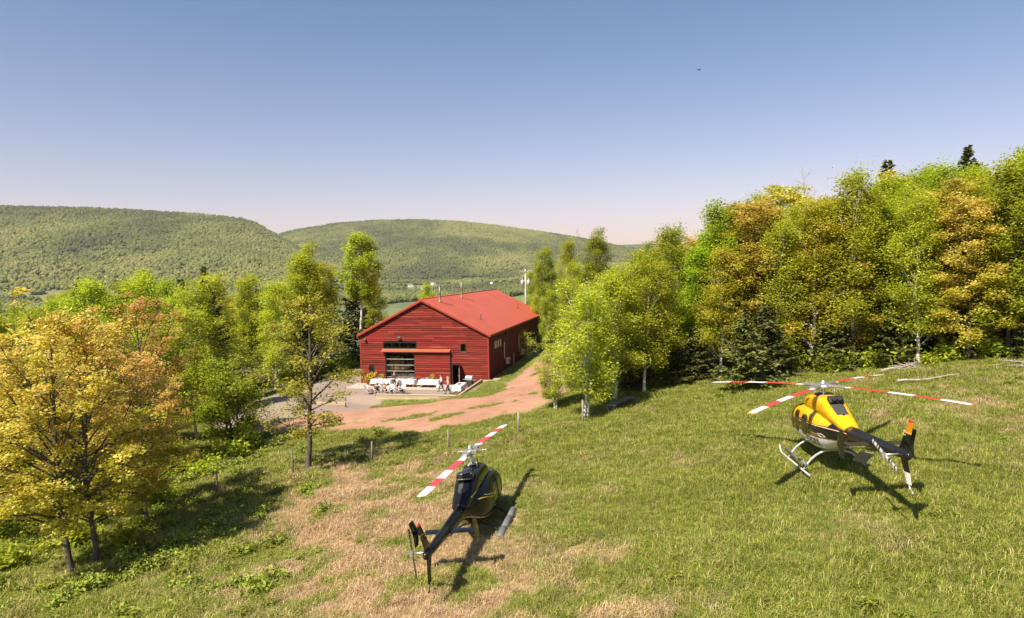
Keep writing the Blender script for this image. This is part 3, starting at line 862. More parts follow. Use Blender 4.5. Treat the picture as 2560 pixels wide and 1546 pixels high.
shade_bank = sm(-9, -13, cx)          # ranker growth on the left bank
sc *= (1 + .35 * shade_bank) * np.interp(cy, [44, 52], [1, .62])
for hx, hy in ((-1.5, 26.9),): sc *= 1 - .5 * np.exp(-((cx - hx) / 2.6) ** 2 - ((cy - hy) / 3.2) ** 2)
protoG = [blades(i, 36, .25, .19, .0065, .5 + .12 * i) for i in range(4)]
for p in protoG: p.materials.append(GRASS_M)
scatter('grass', protoG, np.stack([cx, cy, ground(cx, cy)], 1), sc, np.clip(y_ + g.normal(0, .12, len(cx)), 0, 1), g.uniform(0, 6.28, len(cx)), GRASS_M,
        'tall uneven field grass, green with straw-coloured patches', 'grass')

def clump(seed, n, r, h, ls, flat=.6):
    g = np.random.default_rng(seed)
    C = g.normal(0, 1, (n, 3)) * [r * .5, r * .5, h * .32] + [0, 0, h * .5]
    C[:, 2] = np.abs(C[:, 2])
    V, F = leaves_np(g, C, ls, .6, 2.2)
    return np_mesh('clump', V, F, {'tint': ('FACE', g.random(n)), 'warm': ('FACE', np.clip(g.normal(-.2, .2, n), 0, 1))})
protoW = [clump(i, 260, .34, .36, .06) for i in range(3)]
for p in protoW: p.materials.append(L_WEED)
nw = 2600
wx = g.uniform(-36, 36, nw); wy = g.uniform(15, 50, nw)
wd, wg, wdry, ww = masks(wx, wy)
left = wx < -8 - (wy - 30) * .3
k = in_view(wx, wy) & (wd < .2) & (wg < .2) & ((fbm(wx * .3, wy * .3, 91, 3) > .70) | (left & (g.random(nw) < .55)) | ((np.abs(wy - 39.3 - (wx + 8.4) * .36 + 2.2) < 1.6) & (wx < -4) & (g.random(nw) < .9))) & (wdry < .75)
wx, wy = wx[k], wy[k]
scatter('weeds', protoW, np.stack([wx, wy, ground(wx, wy)], 1), g.uniform(.45, 1.05, len(wx)) * np.where(wx < -9, 1.5, .85), g.random(len(wx)), g.uniform(0, 6.28, len(wx)), L_WEED,
        'dark green leafy weed clumps scattered through the field grass', 'weeds')
# undergrowth along the foot of both woods
protoU = [clump(20 + i, 420, .9, 1.25, .17) for i in range(3)]
for p in protoU: p.materials.append(L_ASPEN)
ux, uy = [], []
for i in range(3600):
    x, y = g.uniform(-60, 60), g.uniform(38, 100)
    if not in_view(x, y): continue
    a = poly_sdf(np.array([x]), np.array([y]), WOODP)[0]; b = poly_sdf(np.array([x]), np.array([y]), WOODL)[0]
    dd = min(a, b)
    if -7 < dd < .1 and g.random() < (.85 if dd > -2.5 else .35): ux.append(x); uy.append(y)
for i in range(150):
    x, y = g.uniform(-36, -18.5), g.uniform(20, 48)
    if in_view(x, y) and not (x > -21.5 and y < 31.5): ux.append(x); uy.append(y)
ux, uy = np.array(ux), np.array(uy)
scatter('undergrowth', protoU, np.stack([ux, uy, ground(ux, uy)], 1), g.uniform(.4, 1.05, len(ux)), g.random(len(ux)), g.uniform(0, 6.28, len(ux)), L_ASPEN,
        'low leafy undergrowth along the foot of the woods', 'undergrowth')

# ---- forest on the far hills and in the valley
t = NT('far_canopy')
oi = t.node('ObjectInfo'); P = t.pos()
c = t.ramp(t.attr('tint2', 'INSTANCER'), [(0, (.055, .066, .016)), (.3, (.080, .094, .020)), (.65, (.115, .130, .028)), (.9, (.145, .155, .036)), (1, (.165, .16, .042))])
FAR_M = t.done(t.principled(c, .9))
def blob(seed, con=False):
    g = np.random.default_rng(seed); n, m = 8, 6
    V = [(0, 0, 0)]
    for i in range(1, m):
        ph = i / m
        for k in range(n):
            a = 2 * math.pi * k / n + i * .4
            r = (math.sin(math.pi * ph ** .8) ** .8 if not con else (1 - ph) * .75 + .05) * g.uniform(.72, 1.2) * .55
            V.append((r * math.cos(a), r * math.sin(a), ph + g.normal(0, .05)))
    V.append((0, 0, 1.02)); F = []
    for k in range(n): F.append((0, 1 + (k + 1) % n, 1 + k))
    for i in range(m - 2):
        for k in range(n):
            a, b = 1 + i * n + k, 1 + i * n + (k + 1) % n
            F += [(a, b, b + n), (a, b + n, a + n)]
    l = len(V) - 1
    for k in range(n): F.append((1 + (m - 2) * n + k, 1 + (m - 2) * n + (k + 1) % n, l))
    return np_mesh('canopy', np.array(V), np.array(F), smooth=False)
protoF = [blob(1), blob(2), blob(3), blob(4, True)]
for p in protoF: p.materials.append(FAR_M)
nF = 150000
fy = np.sqrt(g.uniform(1150. ** 2, 4300. ** 2, nF)); fx = fy * g.uniform(-.80, .22, nF)
fz = ground(fx, fy)
slope_hi = fz > -14 + 6 * fbm(fx / 90, fy / 90, 8, 2)
patch = fbm(fx / 120., fy / 60., 33, 4)
valley_tree = (patch > .57)
keep = (slope_hi & ((patch > .22) | (fz > 30))) | valley_tree
fx, fy, fz, patch = fx[keep], fy[keep], fz[keep], patch[keep]
big = fbm(fx / 300., fy / 420., 61, 4); mid = fbm(fx / 60., fy / 90., 67, 3)
tt = np.clip((big - .5) * 2.2 + (mid - .5) * .9 + g.normal(.47, .08, len(fx)), 0, 1)
scatter('forest', protoF, np.stack([fx, fy, fz - 1.0], 1), g.uniform(8, 15, len(fx)), tt, g.uniform(0, 6.28, len(fx)), FAR_M,
        'spring forest covering the far hills and valley edges', 'forest')
# =================================================================== barn
HW, BL, ZP, ZE, ZR = 7.13, 34.5, -.55, 4.9, 8.55        # half width, length, patio, eave, ridge
def wood_mat(name, a, b, worn, axis=(1, 1, 14), scale=1.2, rough=.8):
    t = NT(name); oi = t.node('ObjectInfo')
    mp = t.node('Mapping'); mp.inputs['Scale'].default_value = axis; t.l.new(t.coords(), mp.inputs['Vector'])
    add = t.node('VectorMath', operation='ADD'); t.l.new(mp.outputs[0], add.inputs[0])
    cx = t.node('CombineXYZ'); t.l.new(t.math('MULTIPLY', oi.outputs['Random'], 57.), cx.inputs[0]); t.l.new(t.math('MULTIPLY', oi.outputs['Random'], 23.), cx.inputs[2]); t.l.new(cx.outputs[0], add.inputs[1])
    n = t.noise(scale, 6, .65, add.outputs[0])
    c = t.mix(t.maprange(n, .3, .7), a, b)
    c = t.mix(t.maprange(t.noise(scale * .5, 4, .6, add.outputs[0]), .55, .72, 0, .8), c, worn)
    hv = t.node('HueSaturation'); t.l.new(c, hv.inputs['Color']); t.val(hv.inputs['Value'], t.maprange(oi.outputs['Random'], 0, 1, .62, 1.25))
    return t.done(t.principled(hv.outputs['Color'], rough, 0, t.bump(n, .4, .01), **{'Specular IOR Level': .25}))
RED_SIDING = wood_mat('red_siding', (.115, .011, .006), (.24, .028, .016), (.34, .085, .06), (.35, .35, 9))
RED_VERT = wood_mat('red_vertical_siding', (.075, .007, .005), (.12, .012, .007), (.11, .03, .01), (3, 1.2, .25))  # darker than the front boards: the side wall's shade is put into this red
t = NT('red_roof'); n = t.noise(.35, 5, .6, t.coords()); mpr = t.node('Mapping'); mpr.inputs['Scale'].default_value = (.35, 2.2, .35); t.l.new(t.coords(), mpr.inputs['Vector']); n2 = t.noise(1.6, 5, .65, mpr.outputs[0])
c = t.mix(t.maprange(n, .3, .7), (.43, .078, .035), (.50, .105, .05)); c = t.mix(t.maprange(n2, .4, .75, 0, .35), c, (.38, .075, .038))
ROOF_M = t.done(t.principled(c, .5, 0, t.bump(n2, .08, .02), **{'Specular IOR Level': .3}))
TRIM_RED = simple('red_trim', (.24, .026, .017), .6)
BLACK_M = simple('black_frame', (.012, .011, .011), .45)
STEEL = simple('grey_steel', (.42, .42, .42), .4, .7)
WHITE_PL = simple('white_plastic', (.6, .58, .55), .5)
TIMBER = wood_mat('pale_timber', (.38, .28, .18), (.50, .39, .26), (.32, .22, .13), (.5, 3, 6), 2.0)
TIMBER_IN = wood_mat('warm_interior_timber', (.38, .20, .075), (.55, .31, .13), (.28, .14, .05), (1, 3, 3), 1.5)
DARK_IN = simple('dark_interior', (.035, .028, .022), .8)
CONC = simple('concrete', (.40, .34, .27), .85, 0, .12, 3, .3)
t = NT('window_glass')
gl = t.node('BsdfGlass'); gl.inputs['Roughness'].default_value = .0; gl.inputs['IOR'].default_value = 1.02; gl.inputs['Color'].default_value = (.85, .88, .88, 1)
gs = t.node('BsdfGlossy'); gs.inputs['Roughness'].default_value = .02
tp = t.node('BsdfTransparent'); tp.inputs['Color'].default_value = (.80, .83, .82, 1)
lw = t.node('LayerWeight'); fac = t.math('ADD', t.math('MULTIPLY', t.math('POWER', lw.outputs['Facing'], 4.0), .7), .04)
m1 = t.node('MixShader'); t.l.new(fac, m1.inputs[0]); t.l.new(tp.outputs[0], m1.inputs[1]); t.l.new(gs.outputs[0], m1.inputs[2])
t.n.remove(gl)
GLASS = t.done(m1.outputs[0])

barn = empty('barn', (BX, BY, 0), BYAW, 'red wooden barn with low gable roof and glazed patio door', 'barn')
# local frame: x along the front, y back along the ridge, z up
OPEN = [(-4.35, -.93, ZP, 2.92), (-4.5, -.75, 3.32, 3.95), (-6.22, -5.65, .62, 1.36), (4.15, 4.72, 3.02, 3.85), (3.17, 4.08, ZP, 1.62)]
def eave_z(x): return ZR - (ZR - ZE) * abs(x) / HW
front = empty('front_wall', (0, 0, 0)); front.parent = barn
front_core = MB()
# core sheet behind the boards, with the openings left out
xs = sorted({-HW, HW, 0.} | {o[0] for o in OPEN} | {o[1] for o in OPEN})
for a, b in zip(xs[:-1], xs[1:]):
    cuts = sorted((o[2], o[3]) for o in OPEN if o[0] <= a + 1e-6 and o[1] >= b - 1e-6)
    lo = ZP - .6
    segs = []
    for c0, c1 in cuts:
        if c0 > lo: segs.append((lo, c0, False))
        lo = c1
    segs.append((lo, None, True))
    for z0, z1, top in segs:
        ta, tb = (eave_z(a) - .03, eave_z(b) - .03) if top else (z1, z1)
        front_core.add([(a, .02, z0), (b, .02, z0), (b, .02, tb), (a, .02, ta), (a, .16, z0), (b, .16, z0), (b, .16, tb), (a, .16, ta)],
                       [(0, 1, 2, 3), (5, 4, 7, 6), (3, 2, 6, 7), (1, 0, 4, 5), (0, 3, 7, 4), (2, 1, 5, 6)])
front_core.build('sheathing', simple('red_sheathing', (.055, .010, .008), .9), front, fix=False)
# lapped boards, each one a piece
BH = .232
nrow = int((ZR - ZP) / BH)
def board(x0, x1, z0, z1, t0=None, t1=None, y=-.006, parent=front, lap=.045, d=.022):
    """x0..x1 at the lower edge; t0..t1 at the upper edge (cut to the roof slope)"""
    t0 = x0 if t0 is None else t0; t1 = x1 if t1 is None else t1
    m = MB()
    m.add([(x0, y - lap, z0), (x1, y - lap, z0), (t1, y - lap * .25, z1), (t0, y - lap * .25, z1), (x0, y + d, z0), (x1, y + d, z0), (t1, y + d, z1), (t0, y + d, z1)],
          [(0, 1, 2, 3), (5, 4, 7, 6), (3, 2, 6, 7), (1, 0, 4, 5), (0, 3, 7, 4), (2, 1, 5, 6)])
    return m.build('board', RED_SIDING, parent, fix=False)
rb = random.Random(3)
for i in range(nrow):
    z0 = ZP + i * BH; z1 = z0 + BH * .80
    lim0 = HW if z0 < ZE else HW * (ZR - z0) / (ZR - ZE)
    lim1 = HW if z1 < ZE else max(.02, HW * (ZR - z1) / (ZR - ZE))
    segs = [(-lim0, lim0)]
    for o in OPEN:
        if z1 > o[2] + .02 and z0 < o[3] - .02:
            new = []
            for a, b in segs:
                if o[1] <= a or o[0] >= b: new.append((a, b)); continue
                if o[0] > a: new.append((a, o[0]))
                if o[1] < b: new.append((o[1], b))
            segs = new
    out = []
    for a, b in segs:                       # butt joints
        while b - a > 5.2:
            c = a + rb.uniform(2.8, 4.9); out.append((a, c - .004)); a = c
        out.append((a, b))
    for a, b in out:
        if b - a < .03: continue
        board(a, b, z0, z1, -lim1 if abs(a + lim0) < 1e-6 else a, lim1 if abs(b - lim0) < 1e-6 else b)
# side and back walls
def side_wall(name, x, sgn, mat, y0=0.0, y1=BL):
    m = MB(); n = 115; w = (y1 - y0) / n
    for i in range(n):                      # board-and-batten relief
        ya = y0 + i * w
        d = .012 if i % 2 else .034
        m.bbox((min(x, x + sgn * d), ya, ZP - .6), (max(x, x + sgn * d), ya + w - .004, ZE - .1))
    return m.build(name, mat, barn)
side_wall('side_wall', HW, 1, RED_VERT)
side_wall('side_wall', -HW, -1, RED_VERT)
m = MB(); m.bbox((HW - .13, .17, ZP - .6), (HW - .003, BL - .17, ZE - .1)); m.build('wall_lining', TIMBER_IN, barn)
m = MB(); m.bbox((-HW + .003, .17, ZP - .6), (-HW + .13, BL - .17, ZE - .1)); m.build('wall_lining', TIMBER_IN, barn)
m = MB(); m.prism([(-HW, ZP - .6), (HW, ZP - .6), (HW, ZE - .05), (0, ZR - .05), (-HW, ZE - .05)], 'y', BL - .16, BL); m.build('back_wall', RED_VERT, barn)
for x in (-HW - .012, HW + .012):
    m = MB(); m.bbox((x - .07, -.06, ZP), (x + .07, .04, ZE - .08)); m.build('corner_board', TRIM_RED, barn, .006)
# roof: two slabs with folded edges, seams and a ridge cap
k = (ZR - ZE) / HW; OV = .28; EV = .32
for sg in (-1, 1):
    m = MB()
    xe = HW + EV; ze = ZE - k * EV + .06
    a = [(0, -OV, ZR + .06), (sg * xe, -OV, ze), (sg * xe, BL + OV, ze), (0, BL + OV, ZR + .06)]
    lo = [(p[0], p[1], p[2] - .10) for p in a]
    m.add(a + lo, [(0, 1, 2, 3), (7, 6, 5, 4), (0, 4, 5, 1), (1, 5, 6, 2), (2, 6, 7, 3), (3, 7, 4, 0)])
    r = m.build('roof', ROOF_M, barn)
    m = MB()                                   # low seams of the metal sheets
    for i in range(1, 48):
        y = -OV + i * (BL + 2 * OV) / 48
        p, q = Vector((sg * .1, y, ZR + .06 - k * .1)), Vector((sg * (xe - .01), y, ze))
        d = .012
        m.add([(p.x, y - .012, p.z), (q.x, y - .012, q.z), (q.x, y + .012, q.z), (p.x, y + .012, p.z),
               (p.x, y - .006, p.z + d), (q.x, y - .006, q.z + d), (q.x, y + .006, q.z + d), (p.x, y + .006, p.z + d)],
              [(4, 5, 6, 7), (0, 1, 5, 4), (2, 3, 7, 6), (1, 2, 6, 5), (3, 0, 4, 7)])
    o = m.build('roof_seam', ROOF_M, r); o['kind'] = 'stuff'
    m = MB()                                   # verge board on the gable edge
    p0, p1 = (0, ZR - .06), (sg * xe, ze - .12)
    m.prism([(p0[0], p0[1] + .015), (p1[0], p1[1] + .015), (p1[0], p1[1] - .15), (p0[0], p0[1] - .17)], 'y', -OV - .015, -OV + .03)
    m.build('verge_board', TRIM_RED, barn)
    m = MB(); m.bbox((min(sg * (xe - .02), sg * (xe + .02)), -OV, ze - .20), (max(sg * (xe - .02), sg * (xe + .02)), BL + OV, ze - .03)); m.build('fascia_board', TRIM_RED, barn)
m = MB(); m.tube([(0, -OV - .02, ZR + .05), (0, BL + OV + .02, ZR + .05)], .09, 8); m.build('ridge_cap', ROOF_M, barn)
def on_roof(x): return ZR + .06 - k * abs(x)
FLUE = simple('flue_metal', (.22, .20, .15), .55, .4)
for x, y, h in ((.95, 3.2, 1.75), (.75, 12.6, 2.05)):
    m = MB(); z = on_roof(x)
    m.lathe([(.16, -.1), (.16, .05), (.12, .1), (.12, h * .55), (.13, h * .56), (.12, h * .58), (.12, h)], (x, y, z), 12)
    fl = m.build('flue_pipe', FLUE, barn)
    m = MB(); m.lathe([(.19, h + .06), (.19, h + .09), (.03, h + .17)], (x, y, z), 12); m.lathe([(.02, h - .02), (.02, h + .1)], (x, y, z), 5); m.build('rain_cap', FLUE, fl)
for x, y, h in ((5.05, 5.2, .62), (5.0, 26.5, .72)):
    m = MB(); m.lathe([(.09, -.05), (.07, .04), (.06, h)], (x, y, on_roof(x)), 10); m.build('vent_pipe', simple('vent_pipe', (.06, .03, .025), .6), barn)

# glazed sectional door
def frame(m, x0, x1, z0, z1, w, y0, y1):
    m.bbox((x0, y0, z0), (x0 + w, y1, z1)); m.bbox((x1 - w, y0, z0), (x1, y1, z1))
    m.bbox((x0 + w, y0, z1 - w), (x1 - w, y1, z1)); m.bbox((x0 + w, y0, z0), (x1 - w, y1, z0 + w))
door = empty('glazed_door', (0, 0, 0)); door.parent = barn
x0, x1, z0, z1 = OPEN[0]
m = MB(); frame(m, x0, x1, z0, z1, .13, -.03, .12); m.build('door_frame', BLACK_M, door)
nc, nr = 4, 5
cw, rh = (x1 - x0 - .26) / nc, (z1 - z0 - .26) / nr
for i in range(1, nc):
    m = MB(); xx = x0 + .13 + i * cw; m.bbox((xx - .028, .035, z0 + .13), (xx + .028, .085, z1 - .13)); m.build('mullion', BLACK_M, door)
ALU = simple('brushed_aluminium', (.62, .60, .56), .35, .6)
for j in range(1, nr):
    m = MB(); zz = z0 + .13 + j * rh; m.bbox((x0 + .13, .028, zz - .032), (x1 - .13, .033, zz + .032)); m.bbox((x0 + .13, .034, zz - .03), (x1 - .13, .09, zz + .03)); m.build('door_rail', ALU, door)
for i in range(nc):
    for j in range(nr):
        m = MB(); a, b = x0 + .13 + i * cw + .028, z0 + .13 + j * rh + .032
        m.bbox((a, .055, b), (a + cw - .056, .062, b + rh - .064)); m.build('pane', GLASS, door)
def window(parent, x0, x1, z0, z1, n, w=.055):
    m = MB(); frame(m, x0 - .03, x1 + .03, z0 - .03, z1 + .03, w + .03, -.05, .12)
    for i in range(1, n):
        xx = x0 + (x1 - x0) * i / n; m.bbox((xx - .025, -.03, z0 + w), (xx + .025, .1, z1 - w))
    wdw = m.build('window', BLACK_M, parent)
    for i in range(n):
        a, b = x0 + (x1 - x0) * i / n, x0 + (x1 - x0) * (i + 1) / n
        m = MB(); m.bbox((a + .03, .03, z0 + w), (b - .03, .038, z1 - w)); m.build('pane', GLASS, wdw)
    m = MB(); m.bbox((x0 - .08, -.09, z0 - .075), (x1 + .08, -.045, z0 - .035)); m.build('sill', STEEL, wdw)
window(barn, *OPEN[1], 4); window(barn, *OPEN[2], 1); window(barn, *OPEN[3], 1)
# sliding barn door of the same boards, and the hood over its track
sd = empty('sliding_door', (0, 0, 0)); sd.parent = barn
m = MB(); m.bbox((-.91, -.16, ZP + .05), (2.97, -.08, 2.90)); m.build('door_core', simple('door_core', (.06, .010, .008), .8), sd)
for i in range(15):
    zz = ZP + .05 + i * .2290; board(-.93, 2.99, zz, zz + .183, y=-.178, parent=sd)
for xx in (-.96, 3.0):
    m = MB(); m.bbox((xx - .03, -.205, ZP + .05), (xx + .03, -.06, 2.92)); m.build('door_stile', simple('dark_stile', (.035, .012, .011), .6), sd)
m = MB(); m.prism([(-.02, 3.26), (-.46, 3.08), (-.46, 2.97), (-.02, 3.0)], 'x', -4.62, 3.05); m.build('track_hood', ROOF_M, barn)
# open doorway: dark passage, its leaf swung out
do = OPEN[4]
m = MB(); frame(m, do[0], do[1], do[2], do[3], .06, -.05, .14); m.build('door_frame', BLACK_M, barn)
leaf = MB(); leaf.box((do[1] + .10, -.46, (do[2] + do[3]) / 2), (.05, .84, do[3] - do[2] - .06)); lf = leaf.build('door_leaf', simple('dark_red_door', (.13, .016, .014), .6), barn)
m = MB(); m.box((do[1] + .10, -.885, .42), (.07, .035, 1.9)); m.build('door_edge', STEEL, lf)
m = MB(); m.tube([(do[1] + .06, -.75, .45), (do[1] - .02, -.75, .45), (do[1] - .02, -.75, .6)], .015, 6); m.build('door_handle', STEEL, lf)
# lamps on the wall
for x, z, s in ((-2.62, 4.45, 1.0), (-6.55, 4.25, .7)):
    m = MB(); m.box((x, -.06, z), (.12 * s, .10, .12 * s)); m.box((x, -.20, z - .02), (.34 * s, .24, .26 * s), M=Matrix.Rotation(.5, 3, 'X')); m.build('flood_light', simple('lamp_grey', (.10, .095, .09), .5), barn, .01)
# interior: floor, inner partition, loft, and timber added behind the glass to catch sun
m = MB(); m.bbox((-HW + .14, .17, ZP - .05), (HW - .14, BL - .2, ZP + .01)); m.build('barn_floor', TIMBER_IN, barn)
m = MB(); m.bbox((-6.9, 7.0, ZP + .01), (2.9, 7.12, 5.0)); m.build('partition_wall', TIMBER_IN, barn)
m = MB(); m.bbox((2.9, .2, ZP + .01), (3.0, 7.0, 4.6)); m.build('partition_wall', DARK_IN, barn)
m = MB(); m.bbox((-4.9, 2.6, 1.45), (2.8, 6.9, 1.62)); m.build('loft_floor', TIMBER_IN, barn)
for xx in (-4.7, -2.6, -.4):
    m = MB(); m.bbox((xx, 2.62, ZP + .01), (xx + .16, 2.78, 1.45)); m.build('post', TIMBER_IN, barn)
m = MB()
for i in range(8): m.bbox((-3.9 + i * .23, 3.0, 1.63 + i * .16), (-3.9 + i * .23 + .05, 6.8, 1.75 + i * .22))
m.build('rack', TIMBER_IN, barn)
m = MB(); m.bbox((-3.2, 4.2, ZP + .02), (-.9, 5.0, ZP + .95)); m.build('counter', DARK_IN, barn)
for i in range(6):
    m = MB(); m.bbox((-4.05 + i * .26, .62 + .02 * i, .95), (-3.83 + i * .26, .68 + .02 * i, 2.35)); m.build('sun_catch_plank', TIMBER_IN, barn)  # planks added near the glass so sunlight makes the interior look warm
m = MB(); m.prism([(-4.1, .55), (-2.1, 1.05), (-1.6, 1.55), (-1.6, 1.75), (-4.1, .80)], 'y', .80, .88); m.build('sun_catch_diagonal', TIMBER_IN, barn)  # added diagonal timber in the shape of a sunlit streak
m = MB(); m.bbox((-4.1, .5, ZP + .02), (-1.2, 1.15, .30)); m.build('sun_catch_counter', TIMBER_IN, barn)  # low timber added where the sun reaches in
# right side wall: heat pumps, conduits, windows
def sidebox(m, t0, t1, z0, z1, d0, d1): m.bbox((HW + d0, t0, z0), (HW + d1, t1, z1))
for tc, zc in ((8.2, 1.0), (17.2, .95), (31.5, 1.9)):
    hp = empty('heat_pump', (0, 0, 0)); hp.parent = barn
    m = MB(); sidebox(m, tc - .42, tc + .42, zc - .32, zc + .34, .12, .48); m.build('casing', WHITE_PL, hp, .02)
    m = MB(); m.tube([(HW + .485, tc + .1, zc), (HW + .505, tc + .1, zc)], .26, 20); m.build('fan_grille', simple('fan_dark', (.03, .03, .03), .5), hp)
    m = MB(); sidebox(m, tc - .40, tc - .26, zc - .28, zc + .3, .482, .492); m.build('end_panel', simple('grey_plastic', (.35, .34, .32), .5), hp)
    m = MB()
    for q in (-.34, .34): sidebox(m, tc + q - .02, tc + q + .02, zc - .36, zc - .325, .036, .5)
    m.build('bracket', STEEL, hp)
for tc, z0, z1, w in ((7.45, 1.3, 3.25, .05), (16.0, 1.25, 3.35, .05), (12.6, -.2, 1.3, .045)):
    m = MB(); sidebox(m, tc - w, tc + w, z0, z1, .036, .11); m.build('conduit', WHITE_PL, barn, .01)
swm = simple('pale_blind', (.42, .34, .26), .7)
for tc, w in ((3.1, .5), (4.35, .42), (5.5, .3)):
    m = MB(); sidebox(m, tc - w - .05, tc + w + .05, 2.98, 3.82, .036, .07); wd = m.build('window', BLACK_M, barn)
    m = MB(); sidebox(m, tc - w, tc + w, 3.03, 3.77, .072, .08); m.build('pane', swm, wd)
for tc in (22.0, 24.0, 26.2, 28.4):
    m = MB(); sidebox(m, tc - .62, tc + .62, .55, 1.95, .036, .07); wd = m.build('window', BLACK_M, barn)
    m = MB(); sidebox(m, tc - .5, tc + .5, .65, 1.85, .072, .08); m.build('pane', swm, wd)
m = MB(); m.tube([(HW + .03, 8.4, 4.1), (HW + .22, 8.4, 4.1)], .2, 16); m.build('wall_vent', BLACK_M, barn)

# ---------------------------------------------------------------- terrace
def bobj(name, s, t, z, rz=0, label=None, cat=None, group=None):
    x, y = bar(s, t); return empty(name, (x, y, z), BYAW + rz, label, cat, group)
slab = bobj('concrete_terrace', 0, 0, ZP, 0); tag(slab, kind='structure')
xx = -7.6
for i, w in enumerate([2.3, 2.2, 2.4, 2.1, 2.2]):
    m = MB(); m.bbox((xx, -3.15, -.3), (xx + w - .012, -.09, .05)); m.build('slab', CONC, slab, .008); xx += w
rw = bobj('retaining_wall', 0, 0, 0, 0, 'pale timber retaining wall along the terrace, stacked sleepers', 'retaining wall')
SLEEP = []
for i, (z0, z1) in enumerate(((-.62, -.36), (-.885, -.625), (-1.15, -.89), (-1.41, -1.155), (-1.67, -1.415))):
    off = .9 if i % 2 else 0
    for a, b in ((-2.4, 1.3 - off), (1.305 - off, 4.0 - off), (4.005 - off, 6.0)):
        m = MB(); m.bbox((a, -7.22, z0), (b, -6.98, z1)); m.build('sleeper', TIMBER, rw, .012)
m = MB(); m.bbox((-2.43, -7.26, -.357), (5.72, -6.95, -.315)); m.build('coping', TIMBER, rw, .008)
for i, (z0, z1) in enumerate(((-.02, .2), (-.25, -.025), (-.48, -.255), (-.75, -.485))):
    m = MB()
    sl = [(5.95, -7.2), (6.42, -.25)]
    d = Vector((sl[1][0] - sl[0][0], sl[1][1] - sl[0][1])); L = d.length; a = math.atan2(d.y, d.x)
    M = Matrix.Rotation(a, 3, 'Z') @ Matrix.Rotation(-.055, 3, 'Y')
    m.box((sum(p[0] for p in sl) / 2, sum(p[1] for p in sl) / 2, (z0 + z1) / 2 - .24), (L, .22, z1 - z0), M=M); m.build('sleeper', TIMBER, rw, .012)
st = bobj('timber_edging', 6.6, -.35, 0, 0, 'short timber edging at the right front corner of the barn', 'edging')
m = MB(); m.bbox((0, -.1, -.35), (1.25, .1, .10)); m.build('sleeper', TIMBER, st, .012)
m = MB(); m.bbox((1.0, .12, -.3), (1.8, .9, .16)); m.build('step', TIMBER, st, .012)
cs = bobj('concrete_pad', 8.9, -.75, .03, .05, 'pale concrete pad on the ground beside the barn corner', 'slab')
m = MB(); m.bbox((-.95, -.6, -.3), (.95, .55, .09)); m.build('slab', CONC, cs, .01)
# second low timber wall on the left of the yard
e = empty('low_timber_wall', (-17.0, 63.2, gz(-17, 63.2)), BYAW, 'low pale timber wall out in the gravel yard behind the lone maple', 'retaining wall')
for i in range(2):
    for j in range(2):
        m = MB(); m.bbox((-1.5 + j * 1.45, -.1, -.15 + i * .26), (-.055 + j * 1.45, .12, .10 + i * .26)); m.build('sleeper', TIMBER, e, .01)
